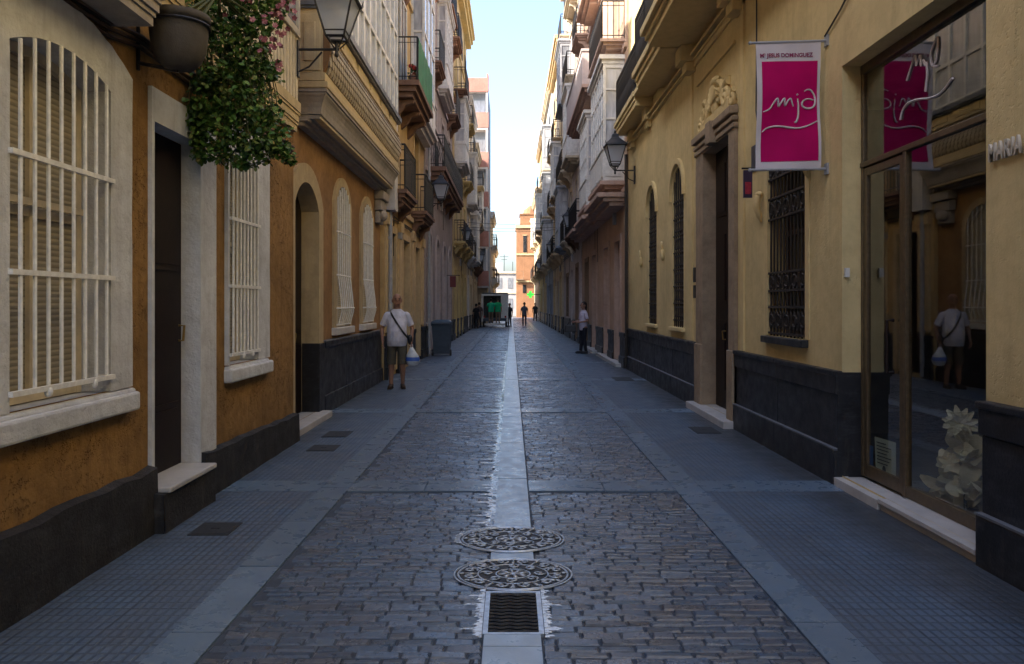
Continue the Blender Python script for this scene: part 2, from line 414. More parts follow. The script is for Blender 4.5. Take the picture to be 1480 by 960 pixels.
def house(name, label, sign, W, u0, u1, h, wall, group=None, ground=(), floors=(), plinth=(.9, 'black_plinth', .05), cornice=(.5, .35), cmat=None, extra_open=(), trim=None, pipe=None, cat='house'):
    """a street house from its list of ground-floor openings and upper bays"""
    S = Side(sign, W); root = thing(name, label, cat, (sign * W, (u0 + u1) / 2, 0), group)
    trim = trim or wall; op = list(extra_open)
    for g in ground:
        kind, uc, w, v0, v1, rise = g[:6]; dep = .18
        op.append((uc - w / 2, uc + w / 2, v0, v1, rise, 0 if len(g) > 7 and g[7] else dep))
    for (zf, bays) in floors:
        for bay in bays:
            if bay[0] in ('balcony', 'french'): op.append((bay[1] - .5, bay[1] + .5, zf + .03, zf + 2.4, 0, .2))
            elif bay[0] == 'window': op.append((bay[1] - .45, bay[1] + .45, zf + .8, zf + 2.3, 0, .15))
    mb = MB(); shell(mb, S, u0, u1, h, op); mb.build('wall', wall, root)
    for g in ground:
        kind, uc, w, v0, v1, rise, st = g[:7]; a, b = uc - w / 2, uc + w / 2; dep = .18
        if len(g) > 7 and g[7]: surround_part(root, S, a, b, v0, v1, rise, .16, .035, dep, g[7])
        if kind == 'door': door_part(root, S, a, b, v0, v1, rise, dep - .05, st, 2 if w > .9 else 1)
        elif kind == 'window':
            window_part(root, S, a, b, v0, v1, rise, dep, 'white_wood', st, 1, (v0 + (v1 - v0) * .62,))
            if v0 > .6: grille_part(root, S, a, b, v0 + .03, v1, rise, -.03, 'iron', max(4, int(w / .13)), (v0 + .2, v0 + (v1 - v0) * .5), .01)
        elif kind == 'roller':
            q = MB(); q.poly([S.p(u, v, -.1) for u, v in arch_path(a, b, v0, v1, rise, off=.01)]); q.build('roller_shutter', M[st], root)
        elif kind == 'dark':
            door_part(root, S, a, b, v0, v1, rise, dep - .04, st, 2, handle=False)
    if plinth:
        ph, pm, pd = plinth; spans = []; u = u0
        for (a, b) in sorted((g[1] - g[2] / 2 - (.16 if len(g) > 7 and g[7] else .0), g[1] + g[2] / 2 + (.16 if len(g) > 7 and g[7] else .0)) for g in ground if g[3] < .5):
            if a > u: spans.append((u, a))
            u = b
        if u < u1: spans.append((u, u1))
        for (a, b) in spans:
            if b - a < .05: continue
            p = MB(); S.box(p, a + .003, b - .003, -.05, ph, -.02, pd); S.box(p, a + .002, b - .002, ph - .09, ph + .03, -.02, pd + .025); S.box(p, a + .002, b - .002, -.05, .27, -.02, pd + .035)
            p.build('plinth', M[pm], root, bevel=.006)
    cm = cmat or trim
    if cornice:
        c = MB(); moulding(c, S, u0, u1, h - cornice[0], h + .06, cornice[1], 3, .35, False); c.build('cornice', cm, root)
    sc_ = MB()
    for (zf, bays) in floors: S.box(sc_, u0 + .003, u1 - .003, zf - .32, zf - .2, -.01, .06)
    if floors:
        sc_.build('string_course', trim, root); zz = floors[0][0] - .5; rk = random.Random(int(u0)); cbl = MB()
        for k in range(2):
            n_ = int((u1 - u0) / .8); S.tube(cbl, [(u0 + .1 + (u1 - u0 - .2) * i / n_, zz - .09 * k + rk.uniform(-.03, .03), .02 + .012 * k) for i in range(n_ + 1)], .013, 5)
        for k in range(2):
            uu = rk.uniform(u0 + 1, u1 - 1); S.tube(cbl, [(uu, zz, .03), (uu + .03, zz - rk.uniform(.5, 1.4), .02)], .01, 5)
        cbl.build('cable', M['iron'], root); jb = MB(); uu = rk.uniform(u0 + .8, u1 - .8); S.box(jb, uu - .12, uu + .12, zz - .45, zz - .12, 0, .08); jb.build('junction_box', M['grey_wood'], root)
    far = u0 > 40
    for (zf, bays) in floors:
        for bay in bays:
            k, uc, w = bay[:3]; o = bay[3] if len(bay) > 3 else {}
            if k in ('balcony', 'french'):
                window_part(root, S, uc - .5, uc + .5, zf + .03, zf + 2.4, 0, .2, o.get('f', 'white_wood'), o.get('pane', 'pane'), 1, (zf + .6, zf + 1.8))
                if not o.get('plain'): surround_part(root, S, uc - .5, uc + .5, zf + .03, zf + 2.4, 0, .14, .03, .0, trim)
                if k == 'balcony':
                    balcony_part(root, S, uc - w / 2, uc + w / 2, zf, o.get('D', .5), o.get('m', trim), o.get('t', .22), o.get('rail', 'iron'), o.get('gap', .2 if far else .14), o.get('br', 2), o.get('style', 0), r=.013 if far else .010)
                else:
                    railing_mesh(S, uc - .6, uc + .6, zf + .03, .12, .95, .14, .010, -.02).build('railing', M['iron'], root)
            elif k == 'window':
                window_part(root, S, uc - .45, uc + .45, zf + .8, zf + 2.3, 0, .15, o.get('f', 'white_wood'), o.get('pane', 'pane'), 1)
                surround_part(root, S, uc - .45, uc + .45, zf + .8, zf + 2.3, 0, .12, .03, 0, trim, (.06, .08, .05))
            elif k == 'mirador':
                mirador_part(root, S, uc - w / 2, uc + w / 2, zf - .3, zf + o.get('h', 3.0), o.get('D', .5), o.get('f', 'white_wood'), o.get('p', o.get('f', 'white_wood')), o.get('pane', 'pane_pale'), post=o.get('post', .5), base_mat=o.get('m', trim))
            elif k == 'parapet':
                mb = MB(); D = o.get('D', .7); moulding(mb, S, uc - w / 2, uc + w / 2, zf - .3, zf, D, 3, .6)
                bb = mb.build('balcony', o.get('m', trim), root)
                pp = MB(); S.box(pp, uc - w / 2 + .01, uc + w / 2 - .01, zf + .003, zf + 1.0, D - .12, D - .01)
                S.box(pp, uc - w / 2 + .01, uc - w / 2 + .12, zf + .003, zf + 1.0, 0, D - .121); S.box(pp, uc + w / 2 - .12, uc + w / 2 - .01, zf + .003, zf + 1.0, 0, D - .121)
                S.box(pp, uc - w / 2 - .02, uc + w / 2 + .02, zf + 1.004, zf + 1.08, 0, D + .02); pp.build('parapet', o.get('pm', trim), bb)
    if pipe is not None:
        q = MB(); S.tube(q, [(pipe, .05, .09), (pipe, h - .6, .09)], .045, 8)
        for z in range(1, int(h), 2): S.box(q, pipe - .06, pipe + .06, z, z + .05, 0, .1)
        q.build('downpipe', M['grey_wood'], root)
    return root, S

# ------------------------------------------------------------------ wall lantern
def make_lantern(name, label, arm=.55):
    """wall lantern built at the origin: wall at x=0, arm along +x, lantern stands on the end of the arm"""
    t = thing(name, label, 'street lamp', (0, 0, 0), 'wall lanterns along the street')
    b = MB(); b.tube([(0, 0, 0), (arm + .03, 0, 0)], .016, 8); b.tube([(.01, 0, -.26), (arm * .3, 0, -.2), (arm * .62, 0, -.03)], .011, 6)
    b.box(-.01, -.035, -.32, .02, .035, .1); b.tube([(arm, 0, -.05), (arm, 0, .1)], .02, 8); b.ell((arm, 0, -.06), (.025, .025, .035), 8, 6)
    b.build('bracket', M['iron'], t)
    x = arm; f = MB(); z0, z1, w0, w1 = .13, .57, .105, .225
    f.box(x - .06, -.06, .085, x + .06, .06, .1)
    for sx in (-1, 1):
        for sy in (-1, 1):
            f.tube([(x + sx * .03, sy * .03, .02), (x + sx * w0, sy * w0, z0)], .009, 5)
            f.tube([(x + sx * w0, sy * w0, z0), (x + sx * w1, sy * w1, z1)], .013, 5)
    for z, w, r in ((z0, w0, .014), (z0 + .06, w0 + .0165, .009), (z1, w1, .018)):
        c = [(x - w, -w, z), (x + w, -w, z), (x + w, w, z), (x - w, w, z)]
        for k in range(4): f.tube([c[k], c[(k + 1) % 4]], r, 5)
    f.build('lantern_frame', M['iron'], t)
    g = []
    w0g, w1g = w0 - .004, w1 - .006
    for k in range(4):
        a = PI / 2 * k; ca, sa = math.cos(a), math.sin(a)
        q = lambda p, r, z: (x + ca * r - sa * p, sa * r + ca * p, z)
        m = MB(); m.quad(q(-w0g, w0g, z0 + .01), q(w0g, w0g, z0 + .01), q(w1g, w1g, z1 - .01), q(-w1g, w1g, z1 - .01)); m.build('pane', M['lamp_glass'], t)
    bl = MB(); bl.ell((x, 0, z1 - .1), (.05, .05, .11), 10, 8); bl.tube([(x, 0, z1 - .03), (x, 0, z1 + .03)], .03, 8); bl.build('bulb', M['bulb'], t, smooth=True)
    c = MB(); ws = [(w1 + .03, z1), (w1 + .02, z1 + .03), (w1 * .62, z1 + .13), (w1 * .36, z1 + .2), (w1 * .34, z1 + .26), (w1 * .12, z1 + .3)]
    vs = [(x + sx * w, sy * w, z) for w, z in ws for sx, sy in ((-1, -1), (1, -1), (1, 1), (-1, 1))]
    fs = [(i * 4 + k, i * 4 + (k + 1) % 4, (i + 1) * 4 + (k + 1) % 4, (i + 1) * 4 + k) for i in range(len(ws) - 1) for k in range(4)] + [(3, 2, 1, 0), (20, 21, 22, 23)]
    c.add(vs, fs); c.ell((x, 0, z1 + .33), (.03, .03, .05), 8, 6)
    for sx in (-1, 1):
        for sy in (-1, 1): c.tube([(x + sx * (w1 + .02), sy * (w1 + .02), z1 + .02), (x + sx * (w1 + .035), sy * (w1 + .035), z1 + .09)], [.014, .004], 5)
    c.build('cap', M['iron'], t)
    return t
M['lamp_glass'] = None
def lamp_glass():
    m = bpy.data.materials.new('frosted_lantern_glass'); m.use_nodes = True; nt = m.node_tree; b = nt.nodes['Principled BSDF']
    b.inputs['Base Color'].default_value = (.7, .76, .84, 1); b.inputs['Roughness'].default_value = .15
    t = nt.nodes.new('ShaderNodeBsdfTranslucent'); t.inputs['Color'].default_value = (.8, .87, .95, 1); mx = nt.nodes.new('ShaderNodeMixShader'); mx.inputs[0].default_value = .6
    tr = nt.nodes.new('ShaderNodeBsdfTransparent'); m2 = nt.nodes.new('ShaderNodeMixShader'); m2.inputs[0].default_value = .3
    nt.links.new(b.outputs[0], mx.inputs[1]); nt.links.new(t.outputs[0], mx.inputs[2]); nt.links.new(mx.outputs[0], m2.inputs[1]); nt.links.new(tr.outputs[0], m2.inputs[2]); nt.links.new(m2.outputs[0], nt.nodes['Material Output'].inputs['Surface'])
    return m
M['lamp_glass'] = lamp_glass()
M['bulb'] = plain('lamp_bulb', (.5, .36, .25), .3, 0, .05, bmp=0)
# ------------------------------------------------------------------ people
def fuse(mb, voxel, name, mat, parent, smooth=5):
    """weld overlapping closed volumes into one continuous skin"""
    me = bpy.data.meshes.new('tmp'); me.from_pydata([tuple(v) for v in mb.v], [], mb.f)
    bm = bmesh.new(); bm.from_mesh(me); bmesh.ops.recalc_face_normals(bm, faces=bm.faces); bm.to_mesh(me); bm.free()
    ob = bpy.data.objects.new('tmp', me); COL.objects.link(ob)
    r = ob.modifiers.new('r', 'REMESH'); r.mode = 'VOXEL'; r.voxel_size = voxel; r.use_smooth_shade = True
    if smooth:
        s = ob.modifiers.new('s', 'SMOOTH'); s.iterations = smooth; s.factor = .5
    dg = bpy.context.evaluated_depsgraph_get(); new = bpy.data.meshes.new_from_object(ob.evaluated_get(dg))
    bpy.data.objects.remove(ob); bpy.data.meshes.remove(me)
    new.name = name; new.materials.clear(); new.materials.append(mat)
    new.polygons.foreach_set('use_smooth', [True] * len(new.polygons))
    o = bpy.data.objects.new(name, new); COL.objects.link(o); o.parent = parent
    return o
def limb(mb, pts, rs, n=10):
    P = [Vector(p) for p in pts]; pts2 = []; rs2 = []
    for i in range(len(P) - 1):
        for k in range(4):
            t = k / 4; pts2.append(P[i].lerp(P[i + 1], t)); rs2.append(rs[i] + (rs[i + 1] - rs[i]) * t)
    pts2.append(P[-1]); rs2.append(rs[-1]); mb.tube(pts2, rs2, n)
    for p, r in zip(P, rs): mb.ell(p, (r, r, r), 10, 8)
def hand(mb, wrist, dirv, palm_n, curl=.5, side=1, sc_=1.0):
    d = Vector(dirv).normalized(); nrm = Vector(palm_n).normalized(); nrm = (nrm - d * nrm.dot(d)).normalized(); s = d.cross(nrm) * side
    w = Vector(wrist); c = w + d * .05 * sc_
    rot = Matrix((s, nrm, d)).transposed()
    mb.ell(c, (.042 * sc_, .018 * sc_, .056 * sc_), 10, 8, rot)
    for k, (off, ln) in enumerate(((-.030, .068), (-.010, .078), (.010, .074), (.029, .058))):
        b = w + d * .088 * sc_ + s * off * sc_; p = [b - d * .02 * sc_]
        ang = 0; q = b; p.append(b)
        for seg in (.42, .33, .25):
            ang += curl * .75; q = q + (d * math.cos(ang) + nrm * math.sin(ang)) * ln * seg * sc_; p.append(q)
        mb.tube(p, [.0095 * sc_, .0092 * sc_, .0088 * sc_, .008 * sc_, .0065 * sc_], 7)
    t0 = w + d * .03 * sc_ - s * .034 * sc_
    mb.tube([t0 - d * .01 + s * .012, t0, t0 - s * .022 * sc_ + d * .022 * sc_ + nrm * .008, t0 - s * .026 * sc_ + d * .05 * sc_ + nrm * .02 * sc_], [.012 * sc_, .0115 * sc_, .010 * sc_, .0075 * sc_], 7)
PM = {}
def pmat(c, rough=.85, key=None, var=.12):
    k = (tuple(c), rough)
    if k not in PM:
        m, nt, b = nodes('cloth_or_skin_%d' % len(PM)); v = pos(nt, (1, 1, .7)); PM[k] = m
        n1 = noise(nt, v, 9, 4, .6); col = ramp(nt, n1, [(.3, mul(c, 1 - var * 1.4)), (.65, mul(c, 1 + var))]); L(nt, col, b.inputs['Base Color']); b.inputs['Roughness'].default_value = rough; b.inputs['Specular IOR Level'].default_value = .25
        nr = bump(nt, b, noise(nt, v, 11 if rough > .7 else 30, 3, .55), .8 if rough > .7 else .2, .035 if rough > .7 else .005); bump(nt, b, noise(nt, v, 260, 2, .5), .15, .002, nr)
    return PM[k]
def person(label, loc, facing=0.0, h=1.74, skin=(.33, .17, .11), top=(.5, .5, .55), bottom=(.1, .09, .07), shoes=(.05, .03, .02), hair=(.02, .015, .012),
           arms=None, legs=None, shorts=False, sleeves='short', belly=0.0, bald=False, vox=.010, lean=0.0, group=None, slim=1.0, long_hair=False, head_yaw=0.0, face=True):
    """standing figure looking toward -y before it is turned; x is the figure's left"""
    t = thing('person', label, 'person', (0, 0, 0), group); k = h / 1.75
    A = arms or {}; G = legs or {}
    def P(p): return (p[0] * k, p[1] * k, p[2] * k)
    body = MB(); W = slim
    tor = [(0, 0, .84, .10 * W, .09), (0, 0, .90, .165 * W, .115), (0, -.005, .98, .168 * W, .12 + belly * .5), (0, -.01 - belly * .4, 1.08, .152 * W, .108 + belly), (0, -.005 - belly * .3, 1.2, .158 * W, .112 + belly * .7),
           (0, 0, 1.32, .17 * W, .115), (0, .005, 1.40, .165 * W, .095), (0, .01, 1.45, .11 * W, .07), (0, .005, 1.49, .066, .064), (0, 0, 1.58, .060, .062)]
    body.loft([(x * k, y * k, z * k, rx * k, ry * k) for x, y, z, rx, ry in tor], 18)
    hd = MB(); hr = Matrix.Rotation(head_yaw, 3, 'Z')
    HS = 1.1   # head size
    def Hd(x, y, z): v = hr @ Vector((x * HS, y * HS, 0)); return (v.x * k, v.y * k - .012 * k, (1.545 + (z - 1.545) * HS) * k)
    body.ell(Hd(0, .012, 1.655), (.078 * k * HS, .098 * k * HS, .105 * k * HS), 16, 12, hr); body.ell(Hd(0, -.022, 1.60), (.058 * k * HS, .066 * k * HS, .062 * k * HS), 14, 10, hr)
    body.ell(Hd(0, -.105, 1.635), (.014 * k * HS, .02 * k * HS, .022 * k * HS), 8, 6, hr); body.ell(Hd(0, -.088, 1.585), (.026 * k * HS, .012 * k * HS, .012 * k * HS), 8, 6, hr)
    for s in (-1, 1): body.ell(Hd(s * .08, .015, 1.64), (.012 * k * HS, .022 * k * HS, .034 * k * HS), 8, 6, hr)
    J = {}
    for s, nm in ((1, 'L'), (-1, 'R')):
        a = A.get(nm, {}); sh = (s * .172 * W, .0, 1.39); el = a.get('el', (s * .25, .03, 1.12)); wr = a.get('wr', (s * .27, -.03, .88)); J[nm] = (sh, el, wr)
        limb(body, [P(sh), P(el), P(wr)], [.052 * k, .041 * k, .027 * k])
        d = Vector(wr) - Vector(el); hand(body, P(wr), a.get('dir', d), a.get('n', (-s, -.3, 0)), a.get('curl', .45), s, k)
        g = G.get(nm, {}); hp = (s * .092, 0, .88); kn = g.get('kn', (s * .10, -.02, .48)); an = g.get('an', (s * .105, .02, .085)); J['l' + nm] = (hp, kn, an, g.get('toe', (s * .03, -1, 0)))
        mid = Vector(kn).lerp(Vector(an), .3); mid = (mid.x, mid.y + .012, mid.z)
        limb(body, [P(hp), P(kn), P(mid), P(an)], [.088 * k, .056 * k, .055 * k, .034 * k])
    bo = fuse(body, vox, 'body', pmat(skin, .55, None, .08), t, 4)
    # clothes
    shm = MB()
    tr = [(0, 0, .80, .176 * W, .125 + belly * .6), (0, -.005 - belly * .3, .9, .183 * W, .135 + belly * .8), (0, -.01 - belly * .4, 1.08, .178 * W, .13 + belly * 1.02), (0, -.005 - belly * .3, 1.2, .176 * W, .128 + belly * .75), (0, 0, 1.32, .184 * W, .128), (0, .004, 1.39, .176 * W, .110), (0, .008, 1.43, .150 * W, .092), (0, .01, 1.465, .105 * W, .078), (0, .008, 1.495, .074, .068)]
    shm.loft([(x * k, y * k, z * k, rx * k, ry * k) for x, y, z, rx, ry in tr], 20)
    for nm in 'LR':
        sh, el, wr = [Vector(q) for q in J[nm]]
        if sleeves == 'short': e2 = sh.lerp(el, .78); limb_pts, rr = [P(sh), P(e2)], [.063 * k, .066 * k]
        else: limb_pts, rr = [P(sh), P(el), P(el.lerp(wr, .95))], [.064 * k, .054 * k, .040 * k]
        shm.ell(P((sh.x * .97, sh.y, sh.z - .008)), (.064 * k,) * 3, 12, 8); shm.tube(limb_pts, rr, 12)
    fuse(shm, vox, 'shirt', pmat(top), t, 3)
    tm = MB(); tm.loft([(0, 0, .80 * k, .12 * k, .1 * k), (0, 0, .86 * k, .176 * W * k, .128 * k), (0, 0, .97 * k, .176 * W * k, (.128 + belly * .5) * k)], 18)
    for nm in 'LR':
        hp, kn, an, toe = J['l' + nm]; hp, kn, an = Vector(hp), Vector(kn), Vector(an)
        if shorts: tm.tube([P(hp), P(hp.lerp(kn, .5)), P(kn + (an - kn) * .06)], [.1 * k, .093 * k, .086 * k], 12)
        else: tm.tube([P(hp), P(hp.lerp(kn, .5)), P(kn), P(kn.lerp(an, .5)), P(an + Vector((0, 0, .01)))], [.098 * k, .084 * k, .068 * k, .062 * k, .054 * k], 12)
    fuse(tm, vox, 'shorts' if shorts else 'trousers', pmat(bottom), t, 3)
    for nm in 'LR':
        hp, kn, an, toe = J['l' + nm]; a = Vector(an); d = Vector(toe).normalized()
        sm = MB(); yaw = math.atan2(d.y, d.x); rot = Matrix.Rotation(yaw, 3, 'Z')
        lift = max(0, a.z - .085)
        sm.ell(P((a.x + d.x * .075, a.y + d.y * .075, .045 + lift)), (.135 * k, .048 * k, .045 * k), 12, 8, rot); sm.ell(P((a.x - d.x * .02, a.y - d.y * .02, .06 + lift)), (.06 * k, .043 * k, .055 * k), 10, 8, rot)
        b0 = P((a.x + d.x * .06, a.y + d.y * .06, .012 + lift)); v = Vector((-d.y, d.x, 0))
        sm.obox(b0, d * .13 * k, v * .042 * k, Vector((0, 0, .011 * k)))
        fuse(sm, max(vox, .009), 'shoe', pmat(shoes, .6), t, 3)
    if not bald:
        hm = MB(); hm.ell(Hd(0, .025, 1.668), (.086 * k * HS, .102 * k * HS, .105 * k * HS), 16, 12, hr)
        if long_hair: hm.ell(Hd(0, .07, 1.58), (.075 * k * HS, .055 * k * HS, .14 * k * HS), 12, 8, hr)
        # keep the face clear
        keep = MB(); hb = fuse(hm, .012, 'hair', pmat(hair, .6), t, 1)
        bm = bmesh.new(); bm.from_mesh(hb.data); fw = hr @ Vector((0, -1, 0))
        dead = [f for f in bm.faces if (f.calc_center_median().xy.dot(fw.xy) > .05 * k and f.calc_center_median().z < 1.735 * k) or (f.calc_center_median().z < 1.60 * k and not long_hair)]
        bmesh.ops.delete(bm, geom=dead, context='FACES'); bm.to_mesh(hb.data); bm.free()
    else:
        hm = MB(); hm.ell(Hd(0, .04, 1.645), (.083 * k * HS, .088 * k * HS, .07 * k * HS), 16, 12, hr); fuse(hm, .012, 'hair', pmat(hair, .7), t, 1)
    if face:
        em = MB(); bm_ = MB(); mm = MB()
        for s in (-1, 1):
            em.ell(Hd(s * .031, -.083, 1.655), (.013 * k * HS, .008 * k * HS, .008 * k * HS), 8, 6, hr); bm_.ell(Hd(s * .031, -.088, 1.678), (.02 * k * HS, .008 * k * HS, .005 * k * HS), 8, 6, hr)
        em.build('eyes', pmat((.03, .025, .02), .3), t, smooth=True); bm_.build('eyebrows', pmat((.03, .022, .018), .9), t, smooth=True)
        mm.ell(Hd(0, -.098, 1.584), (.024 * k * HS, .005 * k * HS, .004 * k * HS), 8, 6, hr); mm.build('mouth', pmat((.16, .06, .05), .6), t, smooth=True)
    t.location = loc; t.rotation_euler = (0, 0, facing)
    return t
# ------------------------------------------------------------------ street surface
def ground(px, py): 
    Y = F_PX * CAM_H / (py - VY); return (px - VX) * Y / F_PX, Y
M['ground'] = plain('bare_ground', (.09, .085, .08), .9, 0, .3, 2, .3)
M['bed'] = plain('sett_joints', (.045, .058, .080), .8, 0, .3, 30, .5)
def sett_mat():
    m, nt, b = nodes('stone_setts'); g = N(nt, 'ShaderNodeNewGeometry'); r = g.outputs['Random Per Island']
    c = ramp(nt, r, [(0, (.060, .108, .180)), (.3, (.076, .128, .200)), (.52, (.088, .112, .155)), (.7, (.064, .115, .190)), (.88, (.105, .120, .148)), (1, (.115, .18, .26))])
    v = pos(nt); c = mixc(nt, ramp(nt, noise(nt, v, 38, 5, .65), [(.35, grey(0)), (.7, grey(.6))]), c, (.045, .048, .062))
    c = mixc(nt, ramp(nt, noise(nt, v, .7, 4, .6), [(.4, grey(0)), (.7, grey(.4))]), c, (.04, .04, .048))
    L(nt, c, b.inputs['Base Color']); b.inputs['Specular IOR Level'].default_value = .9
    rr = ramp(nt, noise(nt, v, 11, 4, .7), [(.3, grey(.2)), (.7, grey(.42))]); L(nt, rr, b.inputs['Roughness'])
    bump(nt, b, noise(nt, v, 40, 5, .6), .38, .010); return m
M['sett'] = sett_mat()
def N_map(nt, x, a, b):
    m = N(nt, 'ShaderNodeMapRange'); m.inputs['From Min'].default_value = a; m.inputs['From Max'].default_value = b; L(nt, x, m.inputs['Value']); return m.outputs['Result']
def tile_mat():
    m, nt, b = nodes('grooved_pavement_tiles'); v = pos(nt)
    def brick(w, h, mortar, off=0):
        t = N(nt, 'ShaderNodeTexBrick', offset=off, i_Scale=1.0, i_Mortar_Size=mortar, i_Brick_Width=w, i_Row_Height=h); t.inputs['Mortar Smooth'].default_value = .3
        t.inputs['Color1'].default_value = (.092, .145, .22, 1); t.inputs['Color2'].default_value = (.118, .175, .255, 1); t.inputs['Mortar'].default_value = (.034, .052, .08, 1); L(nt, v, t.inputs['Vector']); return t
    s = brick(.05, .085, .010); big = brick(.4, .4, .004, 0)
    c = mixc(nt, ramp(nt, noise(nt, v, .9, 4, .6), [(.35, grey(.15)), (.7, grey(.6))]), s.outputs['Color'], big.outputs['Color'])
    c = mixc(nt, ramp(nt, noise(nt, v, 1.4, 5, .65), [(.35, grey(0)), (.7, grey(.5))]), c, (.07, .07, .08))
    c = mixc(nt, ramp(nt, noise(nt, v, 25, 4, .7), [(.5, grey(0)), (.75, grey(.35))]), c, (.05, .05, .055))
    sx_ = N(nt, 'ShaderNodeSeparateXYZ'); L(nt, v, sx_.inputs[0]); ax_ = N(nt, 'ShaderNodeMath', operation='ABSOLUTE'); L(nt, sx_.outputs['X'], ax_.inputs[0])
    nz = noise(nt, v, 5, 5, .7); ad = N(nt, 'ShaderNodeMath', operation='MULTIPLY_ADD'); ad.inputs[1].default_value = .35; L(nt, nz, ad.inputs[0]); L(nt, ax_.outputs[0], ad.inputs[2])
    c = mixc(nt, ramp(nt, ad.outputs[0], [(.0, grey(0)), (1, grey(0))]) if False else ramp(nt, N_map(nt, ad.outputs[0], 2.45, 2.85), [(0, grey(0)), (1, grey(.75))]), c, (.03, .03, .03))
    vg = N(nt, 'ShaderNodeTexVoronoi', i_Scale=3.2); L(nt, v, vg.inputs['Vector']); c = mixc(nt, ramp(nt, vg.outputs['Distance'], [(.055, grey(.55)), (.075, grey(0))]), c, (.03, .032, .035))
    L(nt, c, b.inputs['Base Color']); rr = ramp(nt, noise(nt, v, 5, 4, .6), [(.3, grey(.34)), (.7, grey(.55))]); L(nt, rr, b.inputs['Roughness']); b.inputs['Specular IOR Level'].default_value = .5
    inv = N(nt, 'ShaderNodeMath', operation='SUBTRACT'); inv.inputs[0].default_value = 1; L(nt, s.outputs['Fac'], inv.inputs[1])
    n0 = bump(nt, b, inv.outputs[0], .7, .006); bump(nt, b, noise(nt, v, 60, 4, .6), .25, .004, n0); return m
M['tile_floor'] = tile_mat()
def slab_mat(name, c, rough):
    m, nt, b = nodes(name); g = N(nt, 'ShaderNodeNewGeometry'); v = pos(nt)
    col = ramp(nt, g.outputs['Random Per Island'], [(0, mul(c, .85)), (1, mul(c, 1.15))])
    col = mixc(nt, ramp(nt, noise(nt, v, 3, 6, .7), [(.35, grey(0)), (.75, grey(.5))]), col, mul(c, .6))
    L(nt, col, b.inputs['Base Color']); rr = ramp(nt, noise(nt, v, 7, 4, .65), [(.3, grey(rough - .1)), (.7, grey(rough + .12))]); L(nt, rr, b.inputs['Roughness']); b.inputs['Specular IOR Level'].default_value = .55
    bump(nt, b, noise(nt, v, 55, 5, .65), .3, .004); return m
M['slab'] = slab_mat('smooth_granite_slabs', (.13, .19, .265), .30)
M['channel'] = slab_mat('pale_channel_stone', (.29, .37, .46), .33)

g = MB(); g.quad((-400, -300, -.06), (400, -300, -.06), (400, 700, -.06), (-400, 700, -.06)); tag(g.build('ground', M['ground']), kind='structure')
Y0, Y1 = 1.0, 92.0
BANDS = [1.95 + 4.75 * k for k in range(19)]
COVERS = [(0.0, 5.17, .345), (.01, 4.50, .335)]; OV = .77; GRATE = (-.115, .135, 3.70, 4.21)
g = MB(); g.quad((-1.42, Y0, -.009), (1.42, Y0, -.009), (1.42, Y1, -.009), (-1.42, Y1, -.009)); tag(g.build('road_bed', M['bed']), kind='structure')
g = MB(); r_ = random.Random(3)
y = 2.6; row = 0
while y < Y1:
    ph = r_.uniform(.058, .074) if y < 45 else r_.uniform(.15, .19)
    if any(abs(y + ph / 2 - b) < .2 + ph / 2 for b in BANDS): y += .02; continue
    x = -1.415 + r_.uniform(0, .1)
    while x < 1.40:
        w = r_.uniform(.10, .23); x2 = min(x + w, 1.415); cx, cy = (x + x2) / 2, y + ph / 2
        lo, hi = (-.146, .166) if GRATE[2] - .05 < cy < GRATE[3] + .05 else (-.136, .146); skip = False
        for (mx, my, mr) in COVERS:
            if math.hypot(cx - mx, (cy - my) / OV) < mr - .05: skip = True
        if x < hi and x2 > lo:      # keep clear of the channel: trim the stone to its edge
            if lo - x > .03: x2 = lo
            elif x2 - hi > .03: x = hi
            else: skip = True
        if not skip and x2 - x > .028:
            gp = .003; ch = .008; z = r_.uniform(-.002, .003); tx, ty = r_.uniform(-.004, .004), r_.uniform(-.003, .003)
            a0, a1, b0, b1 = x + gp, x2 - gp, y + gp, y + ph - gp
            j = lambda: r_.uniform(-.004, .004)
            top = [(a0 + ch + j(), b0 + ch + j(), z - tx - ty), (a1 - ch + j(), b0 + ch + j(), z + tx - ty), (a1 - ch + j(), b1 - ch + j(), z + tx + ty), (a0 + ch + j(), b1 - ch + j(), z - tx + ty)]
            bot = [(a0, b0, -.018), (a1, b0, -.018), (a1, b1, -.018), (a0, b1, -.018)]
            mid = [(p[0] + (q[0] - p[0]) * .3, p[1] + (q[1] - p[1]) * .3, z - .007) for p, q in zip(bot, top)]
            g.add(bot + mid + top, [(8, 9, 10, 11)] + [(k, (k + 1) % 4, 4 + (k + 1) % 4, 4 + k) for k in range(4)] + [(4 + k, 4 + (k + 1) % 4, 8 + (k + 1) % 4, 8 + k) for k in range(4)])
        x = x2
    y += ph
tag(g.build('road', M['sett'], recalc=False), kind='structure')
g = MB()
for s in (-1, 1): g.quad((s * 1.64, -6, 0), (s * 3.6, -6, 0), (s * 3.6, Y1, 0), (s * 1.64, Y1, 0))
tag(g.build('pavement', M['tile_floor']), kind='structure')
def slabs(mb, x0, x1, ya, yb, ln, z, rr, skip=lambda y: False):
    y = ya
    while y < yb:
        y2 = min(y + ln * rr.uniform(.85, 1.15), yb)
        if not skip((y + y2) / 2):
            e = .004; dz = rr.uniform(-.0015, .0015)
            mb.add([(x0, y + e, z + dz), (x1, y + e, z + dz), (x1, y2 - e, z + dz), (x0, y2 - e, z + dz), (x0, y + e, -.02), (x1, y + e, -.02), (x1, y2 - e, -.02), (x0, y2 - e, -.02)], [(0, 1, 2, 3), (0, 4, 5, 1), (1, 5, 6, 2), (2, 6, 7, 3), (3, 7, 4, 0)])
        y = y2
